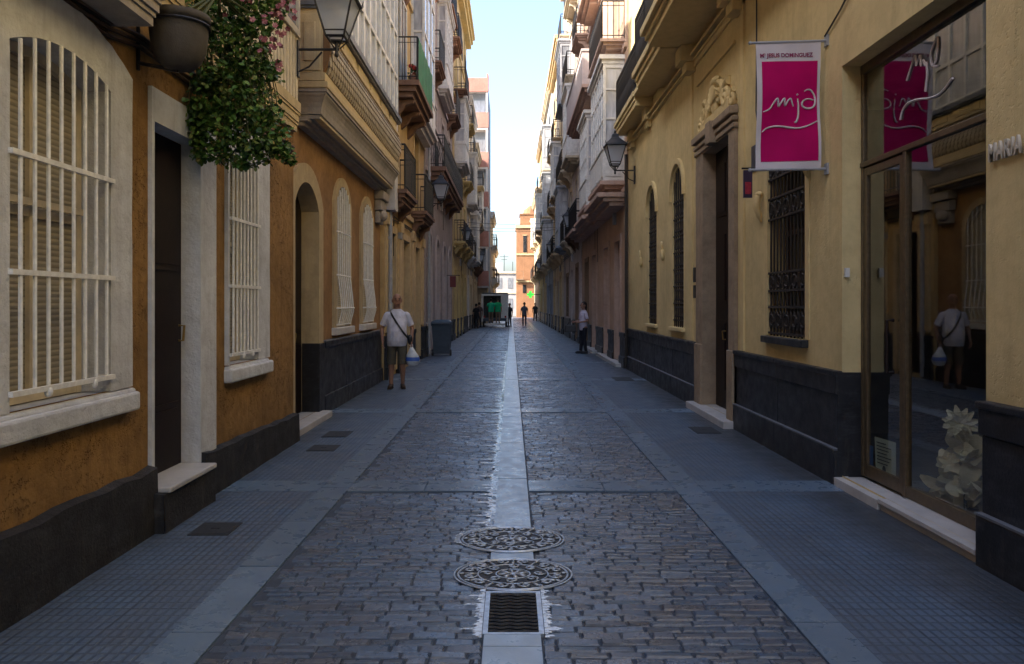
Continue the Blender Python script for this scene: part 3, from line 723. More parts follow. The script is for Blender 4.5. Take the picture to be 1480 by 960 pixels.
g = MB(); slabs(g, -1.655, -1.41, -2, Y1, .95, .005, r_); slabs(g, 1.415, 1.65, -2, Y1, .95, .005, r_); tag(g.build('kerb_strip', M['slab']), kind='structure')
g = MB()
for b in BANDS:
    for (xa, xb) in ((-1.408, -.75), (-.745, -.142), (.152, .8), (.806, 1.412)):
        g.box(xa, b - .19, -.02, xb, b + .19, .004 + r_.uniform(0, .002))
    if b > 1:
        for (xa, xb) in ((-3.0, -2.3), (-2.295, -1.66), (1.656, 2.3), (2.305, 3.2)): g.box(xa, b - .19, -.02, xb, b + .19, .003 + r_.uniform(0, .001))
tag(g.build('stone_bands', M['slab']), kind='structure')
g = MB(); e_ = lambda y: False
slabs(g, -.132, .142, 2.2, 3.70, .48, .004, r_); slabs(g, -.13, .14, 4.21, 4.24, .2, .004, r_)
slabs(g, -.13, .14, 4.70, 4.97, .3, .004, r_); slabs(g, -.13, .14, 5.38, Y1, .9, .004, r_)
tag(g.build('drainage_channel', M['channel']), kind='structure')

# ------------------------------------------------------------------ covers and drains
M['cast'] = plain('cast_iron', (.42, .47, .53), .36, .6, .25, 30, .3)
M['cast_dark'] = plain('dark_cast_iron', (.03, .032, .036), .6, .3, .3, 30, .4)
def spiral(c, r0, turns, a0, dirn, n=22):
    return [(c[0] + r0 * (1 - t * .85) * math.cos(a0 + dirn * t * turns * 2 * PI), c[1] + r0 * (1 - t * .85) * math.sin(a0 + dirn * t * turns * 2 * PI), .016) for t in [k / n for k in range(n + 1)]]
def manhole(label, x, y, r):
    t = thing('manhole_cover', label, 'manhole cover', (x, y, 0), 'ornate manhole covers')
    def squash(mb):
        mb.v = [(vx_, y + (vy_ - y) * OV, vz_ if vz_ < .0075 else .0075 + (vz_ - .0075) * .55) for vx_, vy_, vz_ in mb.v]; return mb
    p = MB(); p.loft([(x, y, -.016, r, r), (x, y, .007, r, r)], 48); squash(p).build('plate', M['cast_dark'], t)
    q = MB()
    for rr_, w in ((r + .012, .007), (r - .012, .007), (r * .62, .005), (r * .3, .005)):
        q.tube([(x + rr_ * math.cos(2 * PI * k / 48), y + rr_ * math.sin(2 * PI * k / 48), .0075) for k in range(49)], w, 6)
    squash(q).build('rim', M['cast'], t)
    s = MB()
    for k in range(12):
        a = 2 * PI * k / 12 + PI / 12; c = (x + r * .78 * math.cos(a), y + r * .78 * math.sin(a)); sg = 1 if k % 2 else -1
        s.tube(spiral(c, r * .13, 1.25, a + PI, sg, 16), r * .024, 5); s.tube(spiral((x + r * .9 * math.cos(a + PI / 12), y + r * .9 * math.sin(a + PI / 12)), r * .05, 1, a, sg, 10), r * .02, 5)
        s.tube([(x + r * .64 * math.cos(a + PI / 12), y + r * .64 * math.sin(a + PI / 12), .01), (x + r * .84 * math.cos(a + PI / 12), y + r * .84 * math.sin(a + PI / 12), .01)], [r * .02, r * .035], 5)
    for k in range(8):
        a = 2 * PI * k / 8; c = (x + r * .46 * math.cos(a), y + r * .46 * math.sin(a)); s.tube(spiral(c, r * .12, 1.25, a, 1 if k % 2 else -1, 14), r * .022, 5)
    for k in range(8):
        a = 2 * PI * k / 8 + .2; s.tube([(x + r * .06 * math.cos(a), y + r * .06 * math.sin(a), .01), (x + r * .26 * math.cos(a), y + r * .26 * math.sin(a), .01)], [r * .02, r * .05], 5)
    s.ell((x, y, .006), (r * .08, r * .08, .012), 10, 6); squash(s).build('scrollwork', M['cast'], t, smooth=True)
manhole('ornate scrollwork manhole cover right beside the square drain grate', *[COVERS[1][0], COVERS[1][1], COVERS[1][2]])
manhole('ornate scrollwork manhole cover where the pale channel stone ends, farther from the grate', COVERS[0][0], COVERS[0][1], COVERS[0][2])
x0, x1, ya, yb = GRATE
t = thing('drain_grate', 'square iron drain grate with wavy bars set in the channel', 'drain', ((x0 + x1) / 2, (ya + yb) / 2, 0))
f = MB(); f.box(x0 - .025, ya - .02, -.015, x0, yb + .02, .007); f.box(x1, ya - .02, -.015, x1 + .025, yb + .02, .007); f.box(x0, ya - .02, -.015, x1, ya, .006); f.box(x0, yb, -.015, x1, yb + .02, .006); f.build('frame', M['cast'], t)
f = MB(); f.quad((x0, ya, -.0075), (x1, ya, -.0075), (x1, yb, -.0075), (x0, yb, -.0075)); f.build('pit', M['bed'], t)
f = MB()
for k in range(12):
    yy = ya + (yb - ya) * (k + .5) / 12
    f.tube([(x0 + (x1 - x0) * i / 24, yy + .006 * math.sin(i / 24 * 6 * PI), 0) for i in range(25)], .0075, 5)
f.build('bars', M['cast_dark'], t)
for (px, py, w, l, lab) in ((312, 765, .28, .3, 'dark square utility cover in the pavement near the marble doorstep'), (488, 628, .3, .42, 'small dark utility cover in the pavement beside the tall arched door'), (1018, 622, .3, .5, 'dark rectangular utility cover in the pavement before the stone doorway'), (468, 648, .3, .35, 'brownish utility cover just nearer than the one by the arched door'), (900, 548, .4, .8, 'long dark utility cover by the black plinth of the yellow house')):
    x, y = ground(px, py); q = MB(); q.box(x - w / 2, y - l / 2, -.02, x + w / 2, y + l / 2, .006); q.box(x - w / 2 + .02, y - l / 2 + .02, -.02, x + w / 2 - .02, y + l / 2 - .02, .008); q.box(x - .03, y - .012, 0, x + .03, y + .012, .0105)
    o = q.build('utility_cover', M['cast_dark'], org=(x, y, 0)); tag(o, lab, 'utility cover', 'utility covers in the pavement')
# whitish wet film along the channel, sky reflection painted into its colour
m, nt, b = nodes('wet_film_painted_sheen'); v = pos(nt); b.inputs['Base Color'].default_value = (.80, .90, 1.0, 1); b.inputs['Roughness'].default_value = .2; b.inputs['Specular IOR Level'].default_value = 1.0
al = ramp(nt, noise(nt, pos(nt, (1, 2.2, 1)), 24, 4, .7), [(.32, grey(.0)), (.52, grey(.96))]); L(nt, al, b.inputs['Alpha']); bump(nt, b, noise(nt, v, 30, 3, .6), .12, .005); M['wet_sheen'] = m
def wet_sheen_strip(mb, pts, wfun, z=.0105):
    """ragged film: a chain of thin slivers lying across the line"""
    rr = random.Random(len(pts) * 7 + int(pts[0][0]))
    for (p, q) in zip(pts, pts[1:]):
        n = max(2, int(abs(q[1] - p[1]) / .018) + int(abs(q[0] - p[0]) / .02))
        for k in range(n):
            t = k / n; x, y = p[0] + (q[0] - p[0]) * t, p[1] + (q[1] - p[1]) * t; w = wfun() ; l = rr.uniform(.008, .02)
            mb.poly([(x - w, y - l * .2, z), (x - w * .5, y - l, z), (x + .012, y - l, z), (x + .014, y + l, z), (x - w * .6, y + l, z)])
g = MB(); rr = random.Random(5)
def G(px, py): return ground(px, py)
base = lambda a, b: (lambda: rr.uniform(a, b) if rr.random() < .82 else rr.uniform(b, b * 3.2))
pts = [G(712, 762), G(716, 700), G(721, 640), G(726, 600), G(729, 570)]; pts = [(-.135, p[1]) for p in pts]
wet_sheen_strip(g, pts, base(.018, .065))
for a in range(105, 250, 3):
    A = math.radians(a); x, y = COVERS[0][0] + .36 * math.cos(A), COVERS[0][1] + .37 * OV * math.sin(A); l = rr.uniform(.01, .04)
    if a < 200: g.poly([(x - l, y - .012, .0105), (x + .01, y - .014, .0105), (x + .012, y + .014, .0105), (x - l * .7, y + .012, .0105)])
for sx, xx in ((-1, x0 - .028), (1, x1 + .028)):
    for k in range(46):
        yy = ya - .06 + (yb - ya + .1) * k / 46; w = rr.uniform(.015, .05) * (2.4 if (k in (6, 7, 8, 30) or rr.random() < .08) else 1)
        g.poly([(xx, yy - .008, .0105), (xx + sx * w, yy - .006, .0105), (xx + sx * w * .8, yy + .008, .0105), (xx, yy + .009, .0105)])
pts = [(.146, G(0, 600)[1]), (.146, 12.5)]; wet_sheen_strip(g, [(-.135, 12.5), (-.135, 26)], base(.015, .06))
tag(g.build('water_painted_sheen', M['wet_sheen'], recalc=False), kind='structure')

# ------------------------------------------------------------------ near left: ochre house
M['ochre'] = stucco('ochre_render', (.29, .165, .058), .4, 1.2, .92, .5, .6, .9, 40)
M['brown_wall'] = stucco('brown_orange_render', (.29, .165, .075), .35, .6, .9, .4, .5)
M['cornice_grey'] = stucco('grey_cornice', (.33, .3, .27), .2, .4, .9, .4, .4)
S1 = Side(-1, 2.56)
T = thing('house', 'ochre rendered house with white barred windows and rough black plinth', 'house', (-2.56, 5, 0))
OP1 = [(3.83, 4.80, 1.05, 3.05, .11, 0), (5.40, 6.20, .31, 2.90, 0, 0), (6.83, 7.60, 1.05, 3.05, .09, 0), (.6, 1.6, 1.05, 3.05, .11, 0), (-2.6, -1.6, 1.05, 3.05, .11, 0)]
w = MB(); shell(w, S1, -18, 8.94, 10.2, OP1 + [(3.5, 4.5, 3.80, 6.1, 0, .2), (0.5, 1.5, 3.8, 6.1, 0, .2)]); w.build('wall', M['ochre'], T)
def ragged_surround(S, a, b, c, e, rise, wd, proud, dep, mat, par, seed=1, left=None):
    """hand-plastered white band with uneven edges"""
    rr = random.Random(seed); n = 22
    inn = arch_path(a, b, c, e, rise, 22); out = arch_path(a, b, c, e, rise, 22, off=wd)
    def dens(path):
        p = [path[0]]; 
        for k in range(1, 9): p.append((path[0][0], path[0][1] + (path[1][1] - path[0][1]) * k / 9))
        p += path[1:-1]
        for k in range(1, 9): p.append((path[-1][0], path[-2][1] + (path[-1][1] - path[-2][1]) * k / 9))
        return p + [path[-1]]
    inn, out = dens(inn), dens(out); out = [(u + rr.uniform(-.008, .008), v + rr.uniform(-.006, .006)) for u, v in out]; inn = [(u + rr.uniform(-.004, .004), v) for u, v in inn]
    if left is not None: out = [(max(u, a - left), v) for u, v in out]
    mb = MB(); ring(mb, S, inn, out, proud, -dep, -.02); return mb.build('surround', mat, par)
for i, (a, b, c, e, rise, _) in enumerate((OP1[0], OP1[2], OP1[3])):
    win = window_part(T, S1, a, b, c, e, rise, .2, 'cream_wood', 'blind', 1, (2.12,), w=.055)
    ragged_surround(S1, a, b, c, e, rise, .27 if i != 1 else .36, .035, .2, M['rough_white'], win, i, .04 if i == 1 else None)
    s = MB(); S1.box(s, a - (.31 if i != 1 else .05), b + (.31 if i != 1 else .37), c - .155, c - .03, -.1, .075); S1.box(s, a - (.29 if i != 1 else .04), b + .3, c - .05, c - .006, -.2, .05); s.build('sill', M['rough_white'], win, bevel=.018)
    gr = grille_part(win, S1, a + .01, b - .01, c + .09, e, rise, .045, 'white_iron', 8, (c + .095, 1.765, 2.375), .0115)
    hk = MB()
    for v in (c + .095, 1.765, 2.375):
        for u in (a, b): S1.tube(hk, [(u, v, -.04), (u, v, .046)], .012)
    for u in (a + .3, b - .22): hk.ell(S1.p(u, c + .075, .05), (.022, .022, .03), 8, 6)
    hk.build('fixing', M['white_iron'], win)
    sp = MB(); S1.box(sp, a + .06, b - .06, 2.15, 2.19, -.13, -.105); sp.build('blind_rail', M['cream_wood'], win)
door = door_part(T, S1, 5.40, 6.20, .31, 2.90, 0, .13, 'dark_wood', 1, rows=((.03, .2), (.24, .55), (.6, .95)))
ring_ = MB(); ring(ring_, S1, [(5.40, .31), (5.40, 2.9), (6.2, 2.9), (6.2, .31)], [(5.36, .31), (5.36, 3.14), (6.53, 3.14), (6.53, .31)], .03, -.13, -.01); ring_.build('door_surround', M['rough_white'], T)
st = MB(); S1.box(st, 5.36, 6.2, .27, .312, -.2, .165); st.build('doorstep', M['marble'], T, bevel=.012)
pl = MB(); rr = random.Random(8)
def rough_plinth(mb, S, ua, ub, za, zb, d):
    n = max(2, int((ub - ua) / .22)); 
    pr = [(ua + (ub - ua) * k / n, za + (zb - za) * k / n + rr.uniform(-.014, .014), d + rr.uniform(-.006, .008)) for k in range(n + 1)]
    for (p, q) in zip(pr, pr[1:]):
        mb.quad(S.p(p[0], -.05, p[2] + .01), S.p(q[0], -.05, q[2] + .01), S.p(q[0], q[1], q[2]), S.p(p[0], p[1], p[2])); mb.quad(S.p(p[0], p[1], p[2]), S.p(q[0], q[1], q[2]), S.p(q[0], q[1] + .02, -.02), S.p(p[0], p[1] + .02, -.02))
    for p in (pr[0], pr[-1]): mb.quad(S.p(p[0], -.05, p[2]), S.p(p[0], p[1], p[2]), S.p(p[0], p[1] + .02, -.02), S.p(p[0], -.05, -.02))
for args in ((-12, 5.36, .52, .44, .065), (6.215, 8.94, .37, .30, .065), (5.30, 6.2, .262, .264, .14)):
    pl = MB(); rough_plinth(pl, S1, *args); pl.build('plinth', M['black_rough'], T)
bal = MB(); moulding(bal, S1, 2.9, 4.93, 3.37, 3.74, .36, 4, .7); B_ = bal.build('balcony', M['cornice_grey'], T); railing_mesh(S1, 2.9, 4.93, 3.735, .34, .98, .12, .009).build('railing', M['iron'], B_)
window_part(T, S1, 3.5, 4.5, 3.80, 6.1, 0, .2, 'white_wood', 'pane', 1, (5,)); window_part(T, S1, .5, 1.5, 3.80, 6.1, 0, .2, 'white_wood', 'pane', 1, (5,))
ga = MB(); S1.box(ga, 5.35, 8.93, 3.96, 7.2, -.02, .035)
u = 5.4
while u < 8.9: S1.box(ga, u, u + .075, 3.97, 4.75, .03, .058); u += .115
for k in range(8): S1.box(ga, 5.36 + k * .507, 5.43 + k * .507, 4.75, 7.1, .03, .07)
S1.box(ga, 5.35, 8.93, 4.72, 4.80, .03, .085)
G1 = ga.build('gallery', M['cream_wood'], T)
pa = MB()
for k in range(7): pa.quad(*[S1.p(uu, vv, .042) for uu, vv in ((5.44 + k * .507, 4.82), (5.855 + k * .507, 4.82), (5.855 + k * .507, 7.0), (5.44 + k * .507, 7.0))])
pa.build('pane', M['pane'], G1)
le = MB(); moulding(le, S1, 5.33, 8.935, 3.62, 3.955, .09, 3, .25, False); le.build('cornice', M['cream_plaster'], G1)
cr = MB(); moulding(cr, S1, -18, 8.94, 9.7, 10.3, .4, 3, .4, False); cr.build('roof_cornice', M['cornice_grey'], T)
cb = MB()
for k in range(3): S1.tube(cb, [(2.0 + i * .4, 3.30 + k * .035 + (.05 if i * .4 > 3 else 0) + .012 * math.sin(i * 1.7 + k), .02 + .012 * k) for i in range(18)], .015)
tag(cb.build('cable', plain('brown_cable', (.06, .03, .015), .7), org=(-2.5, 5, 3.3)), 'bundle of brown cables running along the ochre wall above its windows', 'cable')

# ------------------------------------------------------------------ left: brown house with the long bay
S2 = Side(-1, 2.76)
T2 = thing('house', 'brown house with black plinth, arched cream windows and a long overhanging glazed gallery', 'house', (-2.76, 12.5, 0))
OP2 = [(9.55, 10.73, .09, 3.22, .32, 0), (11.85, 12.85, 1.24, 3.5, .32, 0), (13.95, 14.95, 1.24, 3.5, .32, 0)]
w = MB(); shell(w, S2, 8.95, 16.0, 11.2, OP2 + [(11, 12, 8.9, 10.6, 0, .2), (13.5, 14.5, 8.9, 10.6, 0, .2)]); w.build('wall', M['brown_wall'], T2)
door_part(T2, S2, 9.55, 10.73, .09, 3.22, .32, .2, 'dark_wood', 2); surround_part(T2, S2, 9.55, 10.73, .09, 3.22, .32, .25, .05, .2, M['tan_plaster'], name='door_surround'); p = MB(); S2.box(p, 10.715, 11.035, .0, 1.05, -.19, .062); p.build('plinth', M['black_plinth'], T2, bevel=.008)
st = MB(); S2.box(st, 9.2, 10.9, -.03, .085, -.2, .2); st.build('doorstep', M['marble'], T2, bevel=.012)
for (a, b, c, e, rise, _) in OP2[1:]:
    wi = window_part(T2, S2, a, b, c, e, rise, .1, 'cream_wood', 'tan_blind', 1, (2.0,)); surround_part(wi, S2, a, b, c, e, rise, .14, .04, .1, M['tan_plaster'])
    s = MB(); S2.box(s, a - .16, b + .16, c - .12, c - .004, -.09, .09); s.build('sill', M['white_plaster'], wi, bevel=.015)
    gm = MB()
    for k in range(7):
        u = a + (b - a) * (k + .5) / 7; S2.tube(gm, [(u, c + .03, .05), (u, c + .25, .11), (u, c + .5, .09), (u, c + .82, .05), (u, arch_top(u, a, b, e, rise) - .01, .045)], .011)
    for v, d in ((c + .04, .05), (c + .3, .11), (c + .82, .05), (c + 1.5, .05)): S2.tube(gm, [(a - .02, v, -.02), (a + .02, v, d), (b - .02, v, d), (b + .02, v, -.02)], .013)
    gm.build('grille', M['white_iron'], wi)
p = MB()
for (ua, ub) in ((11.04, 12.6), (12.6, 14.3), (14.3, 15.99)):
    S2.box(p, ua + .003, ub - .003, -.05, .97, -.02, .035); S2.box(p, ua + .002, ub - .002, .97, 1.05, -.02, .07); S2.box(p, ua + .003, ub - .003, -.05, .27, -.02, .065)
S2.box(p, 11.05, 15.98, 0, 1.0, -.018, .028)
p.build('plinth', M['black_plinth'], T2, bevel=.008); p = MB(); S2.box(p, 8.96, 9.22, -.05, 1.0, -.02, .05); p.build('plinth', M['black_plinth'], T2, bevel=.008)
le = MB(); S2.box(le, 11.03, 15.99, 1.052, 1.075, -.02, .078); le.build('ledge', M['ledge_grey'], T2)
# gallery
U0, U1, D2 = 9.7, 15.98, .406
mi = MB(); zp, zt = 5.5, 8.25
nf = 12
for k in range(nf + 1):
    u = U0 + (U1 - U0) * k / nf; wd = .07 if k in (0, nf) else .035; S2.box(mi, max(U0, u - wd), min(U1, u + wd), zp, zt, D2 - .09, D2 - .02)
for v in (zp, 6.3, 7.2, zt - .08): S2.box(mi, U0 + .002, U1 - .002, v, v + .07, D2 - .085, D2 - .026)
for k in (0, 1):
    for v in (zp, 6.3, 7.2, zt - .08): S2.box(mi, U0 + .004, U0 + .06, v + .002, v + .068, 0, D2 - .086)
S2.box(mi, U0, U0 + .07, zp, zt, 0, .06)
GA = mi.build('gallery', M['white_wood'], T2)
g = MB(); S2.box(g, U0 + .03, U1 - .03, zp + .01, zt - .01, 0, D2 - .06); g.build('pane', M['pane_pale'], GA)
sl = MB()
rg = [(.285, 4.0), (.287, 4.05), (.305, 4.055), (.31, 4.09), (.318, 4.14), (.335, 4.20), (.36, 4.255), (.385, 4.29), (.386, 4.315), (.405, 4.32), (.405, 4.36)]
vs_l = [S2.p(u, z, d) for d, z in rg for u, d in ((U0 + .42 - d, 0), (U0 + .42 - d, d), (U1 - .42 + d, d), (U1 - .42 + d, 0))]
sl.add(vs_l, [(m * 4 + k, m * 4 + (k + 1) % 4, m * 4 + 4 + (k + 1) % 4, m * 4 + 4 + k) for m in range(len(rg) - 1) for k in range(4)] + [(0, 1, 2, 3), (len(vs_l) - 4, len(vs_l) - 3, len(vs_l) - 2, len(vs_l) - 1)])
S2.box(sl, U0 + .08, U1 - .1, 3.90, 3.996, 0, .10); S2.box(sl, U0 + .05, U1 - .08, 3.955, 3.999, 0, .16)
fi = MB(); S2.box(fi, U0, U1, 4.364, 4.45, 0, .42); S2.box(fi, U0 + .15, U1 - .15, 3.998, 4.03, .2, .295); fi.build('fillet', M['cream_plaster'], GA, bevel=.012)
sl.build('base', M['cornice_grey'], GA)
pn = MB(); S2.box(pn, U0, U1, 4.453, 5.40, 0, D2 - .05)
S2.box(pn, U0 + .003, U1 - .003, 5.12, 5.17, 0, D2 + .01); S2.box(pn, U0 + .002, U1 - .002, 4.453, 4.56, 0, D2 - .02)
for k in range(6): S2.box(pn, U0 + .12 + k * 1.04, U0 + .94 + k * 1.04, 5.21, 5.36, D2 - .06, D2 - .03)
S2.box(pn, U0 - .018, U0 + .02, 4.58, 5.3, .06, D2 - .08); S2.box(pn, U0 - .035, U0 + .02, 4.70, 5.2, .12, D2 - .14)
pn.build('panel', M['cream_plaster'], GA, bevel=.006)
cu = MB()   # bulging cushion under the scales
prof = [(4.562, D2 - .045), (4.62, D2 - .005), (4.72, D2 + .03), (4.84, D2 + .045), (4.96, D2 + .035), (5.06, D2 + .005), (5.118, D2 - .045)]
cu.extr([S2.p(U0 + .004, v, d) for v, d in prof], (0, U1 - U0 - .01, 0)); cu.build('cushion', M['brown_wall'], GA)
sx = MB()
def bulge(v):
    for (p, q) in zip(prof, prof[1:]):
        if p[0] <= v <= q[0]: return p[1] + (q[1] - p[1]) * (v - p[0]) / (q[0] - p[0])
    return prof[0][1] if v < prof[0][0] else prof[-1][1]
for r in range(6):
    for k in range(int((U1 - U0 - .12) / .13)):
        u = U0 + .075 + k * .13 + (.065 if r % 2 else 0); v = 5.10 - r * .085
        q = [(-.055, 0), (.055, 0), (.055, -.06), (.032, -.1), (0, -.115), (-.032, -.1), (-.055, -.06)]
        top = [S2.p(u + a, v + b, bulge(v + b) + .006 + (-b) * .22) for a, b in q]; inn = [S2.p(u + a, v + b, bulge(v + b) - .01) for a, b in q]
        sx.add(top + inn, [tuple(range(7))] + [(m, (m + 1) % 7, 7 + (m + 1) % 7, 7 + m) for m in range(7)])
sx.build('scale_band', M['pale_stone'], GA)
si = MB(); S2.box(si, U0 - .05, U1 + .03, 5.404, 5.496, 0, D2 + .05); S2.box(si, U0 - .03, U1 + .02, 5.37, 5.402, 0, D2 + .02); si.build('sill', M['ledge_grey'], GA)
tp = MB(); moulding(tp, S2, U0 - .1, U1 + .01, zt + .004, zt + .4, D2 + .15, 3, .7); tp.build('cornice', M['white_wood'], GA)
balcony_part(T2, S2, 10.2, 15.4, 8.85, .5, M['cream_plaster'], .2)
for uc in (11.5, 14): window_part(T2, S2, uc - .5, uc + .5, 8.9, 10.6, 0, .2, 'white_wood', 'pane', 1, (10,))
co = MB()  # scrolled corbel under the far end of the gallery
S2.box(co, 15.3, 15.94, 3.72, 3.895, 0, .2); S2.box(co, 15.34, 15.9, 3.5, 3.715, 0, .15); S2.box(co, 15.38, 15.86, 3.25, 3.495, 0, .1); co.ell(S2.p(15.62, 3.42, .12), (.1, .2, .12), 10, 8); co.build('corbel', M['cornice_grey'], T2, bevel=.02)
cr = MB(); moulding(cr, S2, 8.95, 16, 10.75, 11.3, .4, 3, .4, False); cr.build('roof_cornice', M['cornice_grey'], T2)
# ------------------------------------------------------------------ near right: yellow house with the shop
M['yellow'] = stucco('yellow_render', (.64, .51, .255), .16, .35, .9, .28, .25, .35, 60)
M['yellow_trim'] = stucco('yellow_trim', (.66, .52, .26), .12, .2, .85, .25, .2)
M['bronze'] = plain('bronze_frame', (.10, .072, .04), .4, .2, .25, 20, .1)
M['shop_dark'] = plain('shop_interior_paint', (.17, .165, .15), .8, 0, .3, 2, .1)
M['glass'] = clear_glass('shop_glass', (.8, .84, .82), .11)
SR = Side(1, 2.92)
TR = thing('house', 'yellow house with pitted render, black plinth, carved stone doorway and a glass shop front', 'house', (2.92, 8, 0))
SHOP = (4.68, 6.72, .09, 3.70, 0, 0); WIN = (7.54, 8.66, 1.25, 3.30, 0, .25); DOOR = (10.07, 11.42, .10, 3.86, 0, 0); A1 = (12.9, 13.8, 1.2, 4.0, .42, .2); A2 = (15.3, 16.25, 1.2, 4.0, .42, .2)
w = MB(); shell(w, SR, -18, 18.95, 10.0, [SHOP, WIN, DOOR, A1, A2, (6.5, 7.5, 6.3, 8.8, 0, .2), (10.5, 11.5, 6.3, 8.8, 0, .2), (13, 14, 6.3, 8.8, 0, .2), (16, 17, 6.3, 8.8, 0, .2)]); w.build('wall', M['yellow'], TR)
for (a, b) in ((-12, 4.68), (6.72, 9.80), (11.86, 18.94)):
    pl = MB(); n_ = max(1, round((b - a) / 1.9)); SR.box(pl, a + .02, b - .02, -.04, .96, -.018, .022)
    for k in range(n_):
        ua, ub = a + (b - a) * k / n_ + (.002 if k else 0), a + (b - a) * (k + 1) / n_ - (.002 if k < n_ - 1 else 0)
        SR.box(pl, ua, ub - .002, -.05, .80, -.02, .03); SR.box(pl, ua, ub, .804, .97, -.02, .055); SR.box(pl, ua, ub - .001, .965, 1.01, -.02, .075); SR.box(pl, ua, ub, -.05, .31, -.02, .07)
    le_ = MB(); SR.box(le_, a + .001, b - .001, .311, .325, -.02, .074); le_.build('ledge', M['ledge_grey'], TR)
    if a == 6.72: SR.box(pl, 6.715, 6.725, -.05, 1.0, -.17, .04)   # returns into the shop reveal
    pl.build('plinth', M['black_plinth'], TR, bevel=.01)
# shop front
rv = MB()
a, b, c, e = SHOP[:4]
for q in (((a, c), (a, e)), ((a, e), (b, e)), ((b, e), (b, c))): rv.quad(SR.p(*q[0], 0), SR.p(*q[1], 0), SR.p(*q[1], -.2), SR.p(*q[0], -.2))
rv.build('shop_reveal', M['yellow'], TR)
fr = MB(); d0, d1 = -.21, -.165; um = 5.97
SR.box(fr, b - .045, b, c, e, d0, d1); SR.box(fr, a, a + .05, c, e, d0, d1); SR.box(fr, um - .025, um + .025, c, 2.80, d0, d1 + .006); SR.box(fr, a, b, e - .08, e, d0, d1 + .004)
SR.box(fr, a, b, 2.80, 2.845, d0, d1 + .01); SR.box(fr, a, um, c, c + .09, d0, d1 + .003)
SF = fr.build('shop_window', M['bronze'], TR, bevel=.004)
def shop_pane(par, u0, u1, v0, v1):
    q = MB(); q.quad(SR.p(u0, v0, -.185), SR.p(u1, v0, -.185), SR.p(u1, v1, -.185), SR.p(u0, v1, -.185)); return q.build('pane', M['glass'], par)
shop_pane(SF, a + .06, um - .03, c + .08, 2.80); TOPG = shop_pane(SF, a + .06, b - .05, 2.85, e - .07)
sd = MB(); SR.box(sd, um + .04, um + .085, c + .01, 2.785, d0 + .005, d1 - .002); SR.box(sd, b - .11, b - .064, c + .01, 2.785, d0 + .005, d1 - .002); SR.box(sd, um + .04, b - .065, 2.72, 2.786, d0 + .006, d1 - .003); SR.box(sd, um + .04, b - .065, c + .01, c + .12, d0 + .006, d1 - .003)
SD = sd.build('shop_door', M['bronze'], TR, bevel=.003); shop_pane(SD, um + .08, b - .1, c + .1, 2.73)
hd = MB(); SR.tube(hd, [(um + .17, 1.05, -.165), (um + .17, 1.05, -.11), (um + .17, 1.47, -.11), (um + .17, 1.47, -.165)], .014, 8); hd.build('handle', M['dark_wood'], SD)
ms = MB(); SR.box(ms, 5.93, 6.75, -.02, .075, -.25, .07); SR.box(ms, 5.93, 6.74, .0755, .082, -.05, .0); SR.box(ms, 4.70, 5.92, -.02, .055, -.25, .045); SR.box(ms, 4.69, 5.925, .055, .088, -.25, .07); ms.build('doorstep', M['marble'], TR, bevel=.008)
it = MB(); X = 2.92 + .26
it.quad((X, 3.6, .08), (7, 3.6, .08), (7, 9, .08), (X, 9, .08)); it.quad((7, 3.6, .08), (7, 9, .08), (7, 9, 3.9), (7, 3.6, 3.9)); it.quad((X, 9, .08), (7, 9, .08), (7, 9, 3.9), (X, 9, 3.9)); it.quad((X, 3.6, .08), (7, 3.6, .08), (7, 3.6, 3.9), (X, 3.6, 3.9)); it.quad((X, 3.6, 3.9), (7, 3.6, 3.9), (7, 9, 3.9), (X, 9, 3.9))
it.quad((X, 3.6, .08), (X, 4.6, .08), (X, 4.6, 3.9), (X, 3.6, 3.9)); it.quad((X, 6.8, .08), (X, 9, .08), (X, 9, 3.9), (X, 6.8, 3.9))
it.build('shop_interior', M['shop_dark'], TR)
# barred window
WD = window_part(TR, SR, *WIN[:4], 0, .25, 'brown_wood', 'pane_dark', 1, (2.4,)); s = MB(); SR.box(s, 7.48, 8.72, 1.17, 1.245, -.2, .07); s.build('sill', M['black_plinth'], WD, bevel=.01)
surround_part(WD, SR, *WIN[:4], 0, .1, .012, .0, M['yellow_trim'])
gm = MB(); a, b, c, e = WIN[:4]
for k in range(11):
    u = a + (b - a) * (k + .5) / 11; SR.tube(gm, [(u, c, -.02), (u, e, -.02)], .011)
for v0, v1 in ((c + .03, c + .32), (1.75, 1.95), (2.55, 2.78), (3.0, 3.2)):
    for v in (v0, v1): SR.box(gm, a, b, v - .012, v + .012, -.035, 0)
    for k in range(11):
        u = a + (b - a) * (k + .5) / 11; pts = [(u + .042 * math.cos(t_ * PI / 4), (v0 + v1) / 2 + min(.1, (v1 - v0) / 2) * math.sin(t_ * PI / 4), -.015) for t_ in range(9)]; SR.tube(gm, pts, .008, 5)
    for k in range(5): SR.tube(gm, [(a + .1 + k * .23 + .07 * math.cos(q_), (v0 + v1) / 2 + .06 * math.sin(q_), -.008) for q_ in [j * .7 for j in range(9)]], .009, 5)
gm.build('grille', M['rust_iron'], WD)
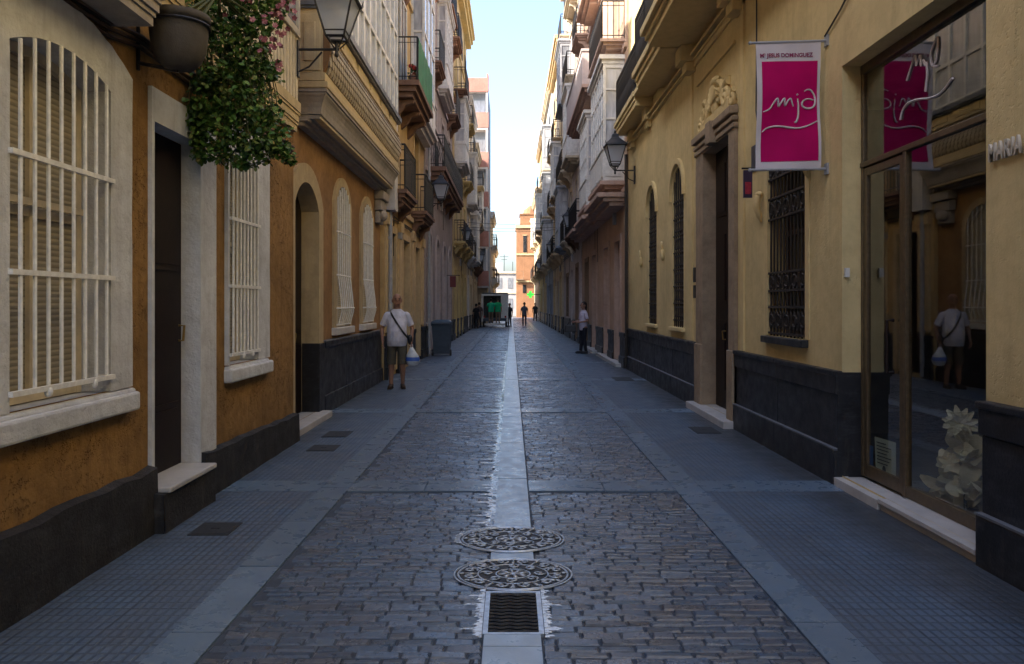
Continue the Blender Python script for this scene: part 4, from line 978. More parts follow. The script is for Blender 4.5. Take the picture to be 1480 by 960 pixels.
# stone doorway
M['door_stone'] = stone('brown_door_stone', (.30, .225, .15), .75, .35, .5)
surround = MB(); a, b, c, e = DOOR[:4]
ring(surround, SR, [(a, c), (a, e), (b, e), (b, c)], [(a - .27, c), (a - .27, e + .32), (b + .42, e + .32), (b + .42, c)], .05, -.16, -.02)
SR.box(surround, b + .02, b + .40, c - .1, 1.0, 0, .085); SR.box(surround, a - .27, a - .02, c - .1, 1.0, 0, .085)
for k, (z0, z1, d) in enumerate(((e + .02, e + .08, .075), (e + .11, e + .17, .09), (e + .2, e + .3, .12))): SR.box(surround, a - .3, b + .45, z0, z1, .0, d)
SR.box(surround, (a + b) / 2 - .12, (a + b) / 2 + .12, e + .0, e + .31, .0, .16)
surround.build('doorway_surround', M['door_stone'], TR, bevel=.012)
DR = door_part(TR, SR, a, b, c, e, 0, .15, 'dark_wood', 2)
st = MB(); SR.box(st, a - .3, b + .46, -.05, .095, -.3, .2); st.build('doorstep', M['marble'], TR, bevel=.012)
cv = MB()  # carved crest over the doorway
def curl(cu, cvv, r, turns, a0, dr, rad):
    n = 26; pts = []
    for k in range(n + 1):
        t_ = k / n; an = a0 + dr * t_ * turns * 2 * PI; rr_ = r * .95 * (1 - .82 * t_); pts.append((cu + rr_ * math.cos(an), cvv + rr_ * math.sin(an), .02 + .035 * t_))
    cv.tube([SR.p(*q) for q in pts], [rad * (1 - .5 * k / n) for k in range(n + 1)], 8)
um_ = (a + b) / 2
for s_ in (-1, 1):
    curl(um_ + s_ * .55, e + .55, .2, 1.4, PI / 2 - s_ * .4, s_, .06); curl(um_ + s_ * .22, e + .66, .17, 1.3, PI / 2 + s_ * .5, -s_, .055); curl(um_ + s_ * .84, e + .44, .12, 1.2, PI / 2, s_, .04)
    cv.tube([SR.p(um_ + s_ * .9, e + .36, .02), SR.p(um_ + s_ * .6, e + .5, .04), SR.p(um_ + s_ * .3, e + .78, .04), SR.p(um_, e + .9, .04)], [.025, .04, .04, .035], 8)
cv.ell(SR.p(um_, e + .6, .03), (.07, .14, .22), 12, 10); cv.ell(SR.p(um_, e + .88, .04), (.06, .2, .07), 12, 8)
for k in range(7): cv.tube([SR.p(um_, e + .56, .1), SR.p(um_ + .22 * math.sin((k - 3) * .4), e + .58 + .24 * math.cos((k - 3) * .4), .07)], [.02, .035], 6)
SR.box(cv, um_ - .75, um_ + .75, e + .33, e + .45, -.01, .07)
cv.build('crest', M['yellow_trim'], TR, smooth=False)
# frame around the doorway bay and moulding lines
pf = MB()
for (u0, u1, v0, v1) in ((9.5, 9.62, 1.02, 5.4), (12.2, 12.32, 1.02, 5.4), (9.9, 11.9, 5.0, 5.04), (9.5, 12.32, 5.36, 5.44)): SR.box(pf, u0, u1, v0, v1, -.01, .03)
pf.build('pilaster_strip', M['yellow_trim'], TR)
for (a, b, c, e, rise, dep) in (A1, A2):
    wi = window_part(TR, SR, a, b, c, e, rise, .2, 'brown_wood', 'pane_dark', 1, (2.9,)); hm = MB(); inn = arch_path(a, b, e - rise - .12, e, rise, off=.06); out = arch_path(a, b, e - rise - .12, e, rise, off=.15); ring(hm, SR, inn, out, .05, -.01, -.01); hm.build('hood', M['yellow_trim'], wi)
    s = MB(); SR.box(s, a - .1, b + .1, c - .07, c - .004, -.18, .06); s.build('sill', M['yellow_trim'], wi, bevel=.01)
    gm = MB()
    for k in range(6):
        u = a + (b - a) * (k + .5) / 6; SR.tube(gm, [(u, c, -.03), (u, arch_top(u, a, b, e, rise), -.03)], .013)
    for k in range(9):
        v = c + .12 + k * .3
        if v < e - rise: SR.box(gm, a, b, v - .012, v + .012, -.045, -.015)
        if v < e - rise - .3:
            for j in range(5): SR.tube(gm, [(a + (b - a) * (j + 1) / 6 + .06 * math.cos(q_), v + .15 + .09 * math.sin(q_), -.028) for q_ in [i * .785 for i in range(9)]], .008, 4)
    gm.build('grille', M['rust_iron'], wi)
for u in (14.55, 17.0):
    o = MB(); o.ell(SR.p(u, 2.55, .03), (.04, .07, .12), 8, 6); o.tube([SR.p(u, 2.6, .03), SR.p(u, 2.75, .05), SR.p(u + .05, 2.8, .04)], .02, 6); o.build('ornament', M['yellow_trim'], TR, smooth=True)
# first-floor balcony in three steps with moulded fascia
bm_ = MB()
for (u0, u1, D) in ((5.0, 12.2, .86), (12.2, 14.5, .63), (15.7, 18.6, .42)):
    for (za, zb, k) in ((5.70, 5.80, .86), (5.80, 5.88, .92), (5.884, 6.0, 1.0)): SR.box(bm_, u0, u1 - (1 - k) * .5, za, zb, 0, D * k)
SR.box(bm_, 14.5, 15.7, 5.884, 5.998, 0, .40)
SR.box(bm_, -12, 5.0, 5.75, 6.0, 0, .12)
for (u0, u1, D) in ((6.2, 6.6, .5), (9.5, 9.9, .5), (12.0, 12.4, .5), (15.8, 16.2, .3), (17.9, 18.3, .3)): SR.box(bm_, u0, u1, 5.45, 5.698, 0, D * .5); SR.box(bm_, u0 + .05, u1 - .05, 5.3, 5.448, 0, D * .3)
BR = bm_.build('balcony', M['yellow_trim'], TR, bevel=.012)
mo = MB(); SR.box(mo, 5.0, 18.94, 5.52, 5.56, -.01, .1); SR.box(mo, 5.0, 18.94, 5.44, 5.47, -.01, .06); mo.build('moulding', M['yellow_trim'], TR)
for (u0, u1, D) in ((5.0, 12.2, .84), (12.2, 14.5, .61), (15.7, 18.6, .40)): railing_mesh(SR, u0, u1, 5.998, D, 1.0, .075, .010, 0, 1).build('railing', M['iron'], BR)
for uc in (7, 11, 13.5, 16.5): window_part(TR, SR, uc - .5, uc + .5, 6.3, 8.8, 0, .2, 'white_wood', 'pane', 1, (7.5,))
cr = MB(); moulding(cr, SR, -18, 18.95, 9.5, 10.1, .4, 3, .4, False); cr.build('roof_cornice', M['yellow_trim'], TR)
q = MB(); SR.tube(q, [(18.8, .05, .08), (18.8, 5.3, .08)], .04, 8); q.build('downpipe', M['rust_iron'], TR)
# entry phone, number plate, alarm box, cables
o = MB(); SR.box(o, 11.96, 12.06, 1.95, 2.18, 0, .04); SR.box(o, 11.96, 12.06, 1.7, 1.9, 0, .04); SR.box(o, 11.98, 12.04, 1.98, 2.15, .03, .046); tag(o.build('entry_phone', M['rust_iron'], org=(2.9, 12, 1.95)), 'pair of small metal entry phone boxes on the doorway jamb', 'entry phone')
o = MB(); SR.box(o, 9.05, 9.2, 3.2, 3.5, 0, .02); np = o.build('number_plate', plain('dark_tile', (.03, .035, .06), .3), org=(2.92, 9.1, 3.3)); tag(np, 'small dark tile plate on the yellow wall beside the doorway', 'plate')
o = MB(); o.box(2.935, 6.69, 1.84, 2.975, 6.718, 1.92); tag(o.build('alarm_box', M['white_wood'], org=(2.95, 6.7, 1.9)), 'little white box fixed on the jamb of the shop front', 'box')
for pts, lab in ((((9.0, 6.0), (9.0, 4.4), (9.02, 3.9), (8.9, 3.55), (8.8, 3.5)), 'thin black cable hanging down the yellow wall behind the banner'), (((7.04, 4.08), (6.7, 4.2), (6.3, 4.4), (5.6, 4.6), (5.1, 4.75)), 'thin black cable slanting from the banner pole up over the shop front')):
    o = MB(); SR.tube(o, [(u, v, .02) for u, v in pts], .009, 5); tag(o.build('cable', M['iron'], org=(2.9, pts[0][0], pts[0][1])), lab, 'cable')
# ------------------------------------------------------------------ writing
def text_mesh(txt, size, ext, mat, parent, name, xf, sx=1.0, bold=0.0, spacing=1.0):
    cu = bpy.data.curves.new('t', 'FONT'); cu.body = txt; cu.size = size; cu.extrude = ext; cu.offset = bold; cu.space_character = spacing
    ob = bpy.data.objects.new('t', cu); COL.objects.link(ob); dg = bpy.context.evaluated_depsgraph_get()
    me = bpy.data.meshes.new_from_object(ob.evaluated_get(dg)); bpy.data.objects.remove(ob)
    o_ = ORG.get(parent.name, Vector()) if parent else Vector(xf(0, 0, 0))
    for v in me.vertices: v.co = Vector(xf(v.co.x * sx, v.co.y, v.co.z)) - o_
    me.materials.clear(); me.materials.append(mat); me.name = name; o = bpy.data.objects.new(name, me); COL.objects.link(o)
    if parent: o.parent = parent
    else: o.location = o_
    return o
M['letter'] = plain('pale_letter_stone', (.5, .46, .38), .6, 0, .15)
le = text_mesh('MARIA JESUS', .150, .008, M['letter'], None, 'shop_lettering', lambda x, y, z: (2.92 - .018 - z, 4.625 - x, 2.465 + y), .60, .003, 1.18)
tag(le, 'raised pale letters reading MARIA on the yellow wall beside the shop window', 'lettering')
def smooth(pts, n=6):
    P = [Vector(p) for p in pts]; out = []
    for i in range(len(P) - 1):
        p0, p1, p2, p3 = P[max(0, i - 1)], P[i], P[i + 1], P[min(len(P) - 1, i + 2)]
        for k in range(n):
            t = k / n; out.append(.5 * ((2 * p1) + (p2 - p0) * t + (2 * p0 - 5 * p1 + 4 * p2 - p3) * t * t + (3 * p1 - p0 - 3 * p2 + p3) * t ** 3))
    return out + [P[-1]]
# banner
BX0, BX1, BZ0, BZ1, BY = 2.275, 2.86, 2.86, 4.03, 7.06
TB = thing('banner', 'magenta and white hanging banner with white script mjd on the yellow wall', 'banner', (2.92, BY, 3.4))
def cloth(a, b, off=0):
    """point on the cloth: a, b in 0..1 across and up"""
    wv = .012 * math.sin(a * 5.2 + b * 4.1) + .010 * math.sin(b * 9 - a * 3) + .014 * math.sin(a * 2.4 - b * 2.2 + 1)
    edge = -.012 * math.sin(b * 3.1) * (1 - a)
    return (BX0 + (BX1 - BX0) * a - edge * 1.2, BY - (a - .5) * .06 + wv * (1 - abs(2 * b - 1) ** 4) - off, BZ0 + (BZ1 - BZ0) * b)
def cloth_grid(a0, a1, b0, b1, off, n=14, m=26):
    mb = MB(); vs = [cloth(a0 + (a1 - a0) * i / n, b0 + (b1 - b0) * j / m, off) for j in range(m + 1) for i in range(n + 1)]
    mb.add(vs, [(j * (n + 1) + i, j * (n + 1) + i + 1, (j + 1) * (n + 1) + i + 1, (j + 1) * (n + 1) + i) for j in range(m) for i in range(n)]); return mb
M['banner_white'] = plain('banner_white', (.54, .50, .52), .6, 0, .06, 6, .1); M['magenta'] = plain('banner_magenta', (.42, .0005, .10), .7, 0, .08, 6, .1, .12)
CL = cloth_grid(0, 1, 0, 1, 0).build('cloth', M['banner_white'], TB, smooth=True)
bz = lambda y: (700 - y) / 635.; bx = lambda x: (x - 35) / 315.
cloth_grid(bx(60), bx(336), bz(664), bz(160), .003).build('magenta_field', M['magenta'], CL, smooth=True)
strokes = [[(65, 412), (95, 400), (112, 375), (128, 352), (136, 352), (140, 386), (150, 372), (168, 349), (172, 384), (186, 360), (200, 350), (208, 372), (214, 388)], [(236, 350), (240, 385), (240, 430), (234, 458), (226, 468), (222, 464)], [(231, 326), (236, 332)],
           [(270, 313), (285, 304), (305, 308), (322, 335), (326, 365), (316, 390), (292, 399), (268, 393), (258, 376), (268, 358), (292, 350), (318, 356)], [(64, 512), (85, 494), (120, 485), (165, 487), (205, 495), (245, 497), (285, 487), (335, 463)]]
sb = MB()
for st in strokes:
    p = smooth([(x, y, 0) for x, y in st], 5); n = len(p); sb.tube([cloth(bx(q.x), bz(q.y), .006) for q in p], [.0095 * (.6 + .4 * math.sin(PI * (i + .5) / n)) for i in range(n)], 6)
sb.build('script', M['banner_white'], CL, smooth=True)
M['banner_letters'] = plain('banner_letters', (.20, .004, .06), .6, 0, .05)
text_mesh('Mª JESUS DOMINGUEZ', .052, .001, M['banner_letters'], CL, 'lettering', lambda x, y, z: cloth(bx(52) + x / (BX1 - BX0), bz(139) + y / (BZ1 - BZ0), .005 + z), .93, .0012)
for z, nm in ((BZ1 + .005, 'pole'), (BZ0 - .008, 'pole')):
    p = MB(); p.tube([(2.93, BY - .03, z), (BX0 - .045, BY + .035, z)], .013, 8); p.ell((BX0 - .05, BY + .036, z), (.018,) * 3, 8, 6); p.obox((2.915, BY - .03, z), (.012, 0, 0), (0, .035, 0), (0, 0, .05)); p.build(nm, M['grey_wood'], TB)
# script on the shop glass
def glass_pt(px, py, X=3.098): Y = F_PX * X / (px - VX); return (X, Y, CAM_H - (py - VY) * Y / F_PX)
ds = MB()
gp = lambda x, y: (1220 + x * .2708, y * .2708)
for st in ([(335, 430), (352, 375), (370, 320), (380, 298), (384, 350), (395, 320), (408, 298), (412, 352), (424, 320), (432, 352)], [(470, 352), (462, 300), (478, 240), (498, 200), (500, 260), (492, 320), (478, 352), (500, 352)], [(300, 640), (312, 590), (345, 550), (400, 530), (455, 525), (505, 505), (540, 470), (565, 435), (580, 418)], [(440, 330), (444, 400), (438, 450), (434, 490)]):
    ds.tube([glass_pt(*gp(q.x, q.y)) for q in smooth([(x, y, 0) for x, y in st], 5)], .009, 6)
ds.build('script', M['banner_white'], TOPG)
# notices on the door glass
t = thing('notice', 'pale printed notice with lines of text taped inside the shop door', 'notice', (3.1, 6.3, .7))
q0 = [glass_pt(x, y, 3.112) for x, y in ((1264, 631), (1295, 640), (1295, 699), (1266, 688))]; m_ = MB(); m_.poly(q0); m_.build('sheet', plain('notice_paper', (.45, .50, .42), .7, 0, .06), t)
ln = MB()
for k in range(7):
    f = .12 + k * .085; A, B = Vector(q0[0]).lerp(Vector(q0[3]), f), Vector(q0[1]).lerp(Vector(q0[2]), f); ln.tube([A.lerp(B, .12) + Vector((-.003, 0, 0)), A.lerp(B, .55 + .3 * ((k * 37) % 10) / 10) + Vector((-.003, 0, 0))], .004, 4)
c_ = Vector(q0[0]).lerp(Vector(q0[2]), .5) + Vector((-.003, .01, -.09)); ln.ell(c_, (.002, .03, .035), 8, 6); ln.build('print', plain('notice_ink', (.05, .07, .08), .7), t)
t = thing('sticker', 'blue and white card sticker at the bottom of the shop door', 'sticker', (3.1, 6.6, .6))
q1 = [glass_pt(x, y, 3.112) for x, y in ((1250, 641), (1262, 645), (1262, 690), (1250, 686))]; m_ = MB(); m_.poly(q1); m_.build('card', plain('blue_card', (.04, .12, .3), .5), t)
m_ = MB(); c_ = Vector(q1[0]).lerp(Vector(q1[2]), .3) + Vector((-.003, 0, 0)); m_.ell(c_, (.002, .022, .03), 10, 6); m_.quad(*[Vector(q1[3]).lerp(Vector(q1[k]), f) + Vector((-.002, 0, .02)) for k, f in ((3, 0), (2, 1), (2, 1), (3, 0))]) if False else None; m_.build('emblem', M['white_wood'], t)
# small projecting sign beside the banner
t = thing('hanging_sign', 'small red and dark projecting sign between the banner and the stone doorway', 'sign', (2.92, 8.85, 3.0))
m_ = MB(); m_.box(2.70, 8.84, 2.84, 2.80, 8.87, 3.16); m_.build('board', plain('dark_sign', (.05, .03, .07), .5), t)
m_ = MB(); m_.box(2.715, 8.834, 2.88, 2.785, 8.838, 3.02); m_.build('emblem', plain('sign_red', (.4, .03, .06), .5, 0, .3, 30), t)
m_ = MB(); m_.tube([(2.93, 8.855, 3.18), (2.68, 8.855, 3.18)], .012); m_.build('arm', M['iron'], t)
for u, z in ((8.82, 2.72), (7.42, 3.0)):
    t = MB(); t.tube([SR.p(u, z + .16, .02), SR.p(u, z + .12, .07), SR.p(u, z, .08), SR.p(u, z - .1, .05), SR.p(u, z - .17, .02)], [.03, .045, .04, .03, .012], 8); t.ell(SR.p(u, z + .15, .05), (.05, .05, .04), 8, 6); o = t.build('ornament', M['yellow_trim'], TR, smooth=True)
# paper flowers in the shop window
M['paper'] = plain('cream_paper', (.62, .59, .42), .7, 0, .15, 12, .15)
t = thing('paper_flowers', 'cream paper flower display with one big bloom behind the shop glass', 'flower display', (3.31, 5.6, .09)); rr = random.Random(21)
def petal(mb, c, d, up, ln, wd, curlv):
    c, d, up = Vector(c), Vector(d).normalized(), Vector(up).normalized(); s = d.cross(up).normalized(); up = s.cross(d); rows = []
    for i in range(5):
        f = i / 4; w_ = wd * math.sin(PI * (.12 + .8 * f)) ; ctr = c + d * ln * f + up * curlv * ln * f * f
        rows.append([ctr - s * w_ + up * w_ * .25, ctr - up * w_ * .05, ctr + s * w_ + up * w_ * .25])
    vs = [p for r in rows for p in r]; mb.add(vs, [(i * 3 + j, i * 3 + j + 1, i * 3 + 4 + j, i * 3 + 3 + j) for i in range(4) for j in range(2)])
def bloom(c, axis, R_, layers, seed):
    mb = MB(); ax = Vector(axis).normalized(); s = ax.orthogonal().normalized(); b_ = ax.cross(s); r2 = random.Random(seed)
    for l in range(layers):
        n = 12 - 2 * l
        for k in range(n):
            an = 2 * PI * k / n + l * .3; out = s * math.cos(an) + b_ * math.sin(an); petal(mb, Vector(c) + ax * .02 * l, out + ax * (.25 + .5 * l), ax, R_ * (1 - .22 * l) * r2.uniform(.85, 1.1), R_ * .2, r2.uniform(-.35, .1))
    return mb
bloom((3.30, 5.58, .72), (-.75, -.65, .2), .135, 3, 1).build('bloom', M['paper'], t)
for k in range(30):
    z = .14 + .46 * rr.random() ** 1.3; sp_ = .36 * (1 - z / .72); c = (3.33 + rr.uniform(-.06, .14), 5.60 + rr.uniform(-sp_, sp_), z)
    ax = Vector((-.9 + rr.uniform(-.5, .5), -.5 + rr.uniform(-.7, .7), rr.uniform(-.2, 1.0))).normalized(); s_ = ax.orthogonal().normalized(); mb = MB()
    for q_ in range(rr.choice((5, 6, 7))):
        an = q_ * 2.4 + rr.random(); o_ = s_ * math.cos(an) + ax.cross(s_) * math.sin(an); ln_ = rr.uniform(.07, .15); petal(mb, c, o_ + ax * rr.uniform(.1, 1.2), ax, ln_, ln_ * rr.uniform(.28, .5), rr.uniform(-.9, .6))
    mb.build('bloom', M['paper'], t, smooth=True)
sm = MB(); sm.tube([(3.34, 5.6, .085), (3.34, 5.6, .4), (3.31, 5.58, .69)], .012, 6); sm.build('stem', M['green_wood'], t)
# ------------------------------------------------------------------ hanging plant
def leaf_mat(name, stops):
    m, nt, b = nodes(name); g = N(nt, 'ShaderNodeNewGeometry'); L(nt, ramp(nt, g.outputs['Random Per Island'], stops), b.inputs['Base Color']); b.inputs['Roughness'].default_value = .5
    b.inputs['Specular IOR Level'].default_value = .35; b.inputs['Subsurface Weight'].default_value = 0
    return m
M['leaf'] = leaf_mat('plant_leaves', [(0, (.02, .055, .01)), (.4, (.05, .125, .018)), (.72, (.09, .18, .03)), (.94, (.15, .2, .05)), (1, (.2, .14, .05))])
M['flower'] = leaf_mat('pink_petals', [(0, (.20, .05, .07)), (.6, (.30, .10, .12)), (1, (.40, .2, .2))])
M['pot'] = stucco('weathered_pot', (.075, .068, .06), .3, .3, .9, .4, .4)
def leaf(mb, c, r, rr, droop=.4):
    d = Vector((rr.gauss(0, 1), rr.gauss(0, 1), rr.gauss(0, .7) - droop)).normalized(); up = Vector((rr.gauss(0, .6), rr.gauss(0, .6) - .5, 1)).normalized(); s = d.cross(up)
    if s.length < .05: return
    s.normalize(); up = s.cross(d); c = Vector(c)
    pts = [c, c + d * r * .35 + s * r * .42 + up * r * .12, c + d * r * .8 + s * r * .30 + up * r * .05, c + d * r * 1.05 - up * r * .1, c + d * r * .8 - s * r * .30 + up * r * .05, c + d * r * .35 - s * r * .42 + up * r * .12, c + d * r * .45]
    mb.add(pts, [(0, 1, 6), (1, 2, 6), (2, 3, 6), (3, 4, 6), (4, 5, 6), (5, 0, 6)])
PC = Vector((-2.27, 5.2, 3.40))
t = thing('hanging_plant', 'bushy trailing plant with pink flowers in a round grey pot on the ochre wall', 'hanging plant', tuple(PC))
p = MB(); p.loft([(PC.x, PC.y, z, r, r) for z, r in ((3.20, .05), (3.215, .10), (3.26, .145), (3.34, .175), (3.44, .188), (3.52, .19), (3.525, .205), (3.57, .205), (3.572, .18), (3.54, .17))], 28); p.build('pot', M['pot'], t, smooth=True)
p = MB(); p.tube([(-2.55, PC.y, 3.62), (-2.42, PC.y, 3.60), (PC.x - .19, PC.y, 3.48)], .012); p.tube([(-2.55, PC.y, 3.25), (-2.3, PC.y, 3.2), (PC.x, PC.y, 3.195)], .014); p.tube([(-2.55, PC.y, 3.2), (-2.55, PC.y, 3.66)], .014)
p.tube([(PC.x + .2 * math.cos(k * PI / 12), PC.y + .2 * math.sin(k * PI / 12), 3.50) for k in range(25)], .009); p.build('bracket', M['iron'], t)
rr = random.Random(4); lf = MB(); stm = MB(); fl = MB()
clus = [(290, 18, 26, .3), (300, 48, 20, .25), (262, 14, 14, .2), (352, -40, 55, .25), (330, 20, 34, .22), (372, 30, 34, .25), (345, 62, 36, .28), (366, 92, 30, .25), (325, 105, 36, .25), (352, 128, 38, .3), (306, 150, 36, .25), (340, 168, 40, .3), (376, 160, 30, .25), (300, 190, 34, .22), (345, 205, 34, .22), (388, 195, 30, .22), (276, 178, 20, .16), (270, 205, 18, .12), (252, 203, 9, .08), (410, 222, 13, .12), (372, 222, 20, .18), (318, 224, 18, .16), (290, 224, 12, .1), (350, 236, 9, .08), (398, 212, 16, .15), (398, -5, 26, .25), (270, -10, 24, .2), (296, 118, 20, .16), (268, 160, 14, .12), (282, 5, 28, .2), (262, 150, 8, .06), (392, 100, 14, .14), (420, 232, 5, .05)]
PY = 6.05
for (px, py, pr, dy) in clus:
    c = at(px, py, PY); R_ = pr * PY / F_PX; n = int(60 + 2500 * R_ * R_ * 3.1)
    for k in range(n):
        v = Vector((rr.gauss(0, 1), rr.gauss(0, 1), rr.gauss(0, 1))).normalized() * (rr.random() ** .45)
        q = c + Vector((v.x * R_ * 1.02, v.y * max(dy, R_ * .8), v.z * R_ * 1.02))
        if q.x < -2.52: q.x = -2.52 + rr.random() * .06
        leaf(lf, q, rr.uniform(.028, .055), rr)
for k in range(60):
    c = at(rr.uniform(285, 385), rr.uniform(20, 120), PY); e = c + Vector((rr.uniform(-.12, .18), rr.uniform(-.2, .2), -rr.uniform(.25, .75))); mid = (c + e) / 2 + Vector((0, 0, .08)); stm.tube([c, mid, e], [.006, .005, .003], 4)
    if rr.random() < .8:
        for j in range(6): leaf(lf, e + Vector((rr.uniform(-.04, .04), rr.uniform(-.04, .04), rr.uniform(-.05, .05))), .035, rr)
for k in range(10): stm.tube([PC + Vector((rr.uniform(-.08, .08), rr.uniform(-.08, .08), .1)), PC + Vector((.15, .3, .45)), at(rr.uniform(310, 380), rr.uniform(-10, 40), PY)], [.012, .01, .008], 5)
for (px, py, pr, n) in ((400, 25, 24, 26), (390, 62, 18, 16), (345, 5, 22, 12), (403, 95, 8, 6), (290, 25, 14, 12), (408, 5, 18, 14)):
    for k in range(n):
        c = at(px + rr.gauss(0, pr * .5), py + rr.gauss(0, pr * .5), PY + rr.uniform(-.3, .25)); d = Vector((rr.gauss(.3, .6), -1, rr.gauss(0, .5))).normalized(); s = d.orthogonal().normalized(); b_ = d.cross(s)
        for j in range(5):
            a = 2 * PI * j / 5; o_ = s * math.cos(a) + b_ * math.sin(a); w_ = d.cross(o_); fl.add([c, c + o_ * .014 + w_ * .011, c + o_ * .026 + d * .004, c + o_ * .014 - w_ * .011], [(0, 1, 2, 3)])
lf.build('foliage', M['leaf'], t, recalc=False); stm.build('stems', plain('plant_stem', (.06, .07, .02), .7), t); fl.build('blossoms', M['flower'], t, recalc=False)

# ------------------------------------------------------------------ the other houses
C = lambda n, c, **k: stucco(n, c, **dict(dict(var=.2, bmp=.35, streak=.4, grime=.35), **k))
M['w_ochre'] = C('golden_ochre_render', (.48, .34, .16)); M['t_ochre'] = C('golden_ochre_trim', (.54, .41, .23)); M['w_pink'] = C('dusty_pink_render', (.46, .32, .23)); M['t_pink'] = C('pink_trim', (.48, .34, .27)); M['w_pinkwhite'] = C('pinkish_white_render', (.48, .42, .40)); M['w_grey'] = C('grey_mauve_render', (.36, .32, .31))
M['w_yell'] = C('bright_yellow_render', (.55, .42, .22)); M['t_yell'] = C('bright_yellow_trim', (.62, .48, .22)); M['w_cream'] = C('cream_render', (.55, .46, .33)); M['w_sand'] = C('sand_render', (.46, .36, .24)); M['w_brownst'] = C('brown_stone_render', (.22, .15, .10)); M['slab_brown'] = C('stained_slab', (.20, .12, .085), streak=.6, grime=.6); M['w_bluegrey'] = C('bluish_render', (.26, .30, .35)); M['w_white'] = C('white_render', (.60, .58, .56)); M['w_far'] = C('far_white_render', (.32, .31, .31)); M['w_salmon'] = C('salmon_render', (.36, .18, .145)); M['w_orange'] = C('orange_tower_render', (.27, .14, .075)); M['w_terr'] = C('terracotta_render', (.36, .2, .12))
G_ = 'houses lining the street'
D_ = dict
# left row
L3, S3 = house('house', 'golden ochre house with a green netted balcony and slim white bay', -1, 2.68, 16.02, 23.28, 12.6, M['w_ochre'], G_,
    [('door', 17.0, 1.0, .1, 3.2, 0, 'dark_wood', M['t_ochre']), ('door', 19.3, 1.1, .1, 3.2, 0, 'brown_wood', M['t_ochre']), ('door', 21.6, 1.0, .1, 3.2, 0, 'dark_wood', M['t_ochre'])],
    [(4.1, [('balcony', 17.4, 1.9, D_(D=.42, m=M['slab_brown'], t=.26)), ('balcony', 21.4, 2.2, D_(D=.42, m=M['slab_brown'], t=.26))]), (6.62, [('mirador', 21.7, 2.7, D_(D=.37, h=5.2, f='white_wood', post=.9, m=M['w_white']))]), (9.7, [('balcony', 18.2, 2.4, D_(D=.45, m=M['slab_brown']))])], trim=M['t_ochre'], pipe=16.3)
gb = balcony_part(L3, S3, 17.0, 20.1, 6.62, .62, M['slab_brown'], .34, 'iron', .14, 3); window_part(L3, S3, 18.0, 19.0, 6.65, 8.95, 0, -.03, 'white_wood', 'shutter_brown', 1)
nt_ = MB(); q = [S3.p(17.05 + k * .12, 6.66, .60 + .006 * math.sin(k)) for k in range(26)]; q2 = [S3.p(17.05 + k * .12, 7.6, .60 + .006 * math.cos(k * 1.3)) for k in range(26)]
for k in range(25): nt_.quad(q[k], q[k + 1], q2[k + 1], q2[k])
nt_.build('netting', plain('green_netting', (.005, .14, .05), .7, 0, .3, 5, .3), gb)
pw = MB(); S3.box(pw, 16.06, 16.5, 3.6, 8.0, -.01, .22); pw.build('white_pilaster', M['w_white'], L3)
for u in (16.35, 18.2, 20.45, 22.75):
    p = MB(); S3.box(p, u - .22, u + .22, 1.0, 3.55, -.01, .05); S3.box(p, u - .26, u + .26, 3.3, 3.55, 0, .09); p.build('pilaster', M['t_ochre'], L3)
for u, z in ((17.3, 7.0), (17.9, 6.85)):
    o = MB(); c = S3.p(u, z - .2, .45); o.loft([(c[0], c[1], 6.625, .07, .07), (c[0], c[1], 6.8, .1, .1)], 12); pt = thing('flower_pot', 'small red flowering pot on the green netted balcony' if u > 17.5 else 'red flower pot at the near end of the green netted balcony', 'flower pot', c); o.build('pot', M['tile'], pt); f_ = MB()
    for k in range(60): leaf(f_, (c[0] + rr.gauss(0, .06), c[1] + rr.gauss(0, .06), 6.9 + rr.gauss(0, .08)), .06, rr)
    f_.build('foliage', M['leaf'], pt, recalc=False); f_ = MB(); f_.ell((c[0] + .03, c[1] - .08, 6.95), (.06, .05, .06), 8, 6); f_.ell((c[0] - .05, c[1] - .06, 7.0), (.05, .05, .05), 8, 6); f_.build('flowers', plain('red_petals', (.4, .04, .03), .6), pt)
L4, S4 = house('house', 'mauve grey house with tall arched doors under a long dark ironwork balcony', -1, 2.64, 23.3, 33.98, 15.9, M['w_grey'], G_,
    [('dark', 24.6, 1.1, .1, 3.9, .5, 'dark_wood', M['w_pinkwhite']), ('dark', 27.2, 1.2, .1, 3.9, .5, 'dark_wood', M['w_pinkwhite']), ('dark', 29.9, 1.2, .1, 3.9, .5, 'brown_wood', M['w_pinkwhite']), ('dark', 32.4, 1.1, .1, 3.9, .5, 'dark_wood', M['w_pinkwhite'])],
    [(6.05, [('french', 26.3, 1), ('french', 29.2, 1), ('french', 32.2, 1)]), (7.9, []), (9.4, [('balcony', 25.2, 1.8, D_(D=.4, m=M['slab_brown'])), ('mirador', 28.6, 2.8, D_(D=.34, h=3.2, m=M['w_white'])), ('balcony', 32.2, 2.2, D_(D=.45, m=M['slab_brown']))]), (12.7, [('balcony', 25.5, 2.4, D_(D=.5, m=M['w_terr'])), ('balcony', 29.3, 2.4, D_(D=.5, m=M['w_terr'])), ('balcony', 32.5, 2, D_(D=.5, m=M['w_terr']))])], trim=M['w_pinkwhite'], pipe=23.6)
balcony_part(L4, S4, 24.4, 33.6, 6.03, .54, M['slab_brown'], .42, 'iron', .07, 5, 1, 1.02)
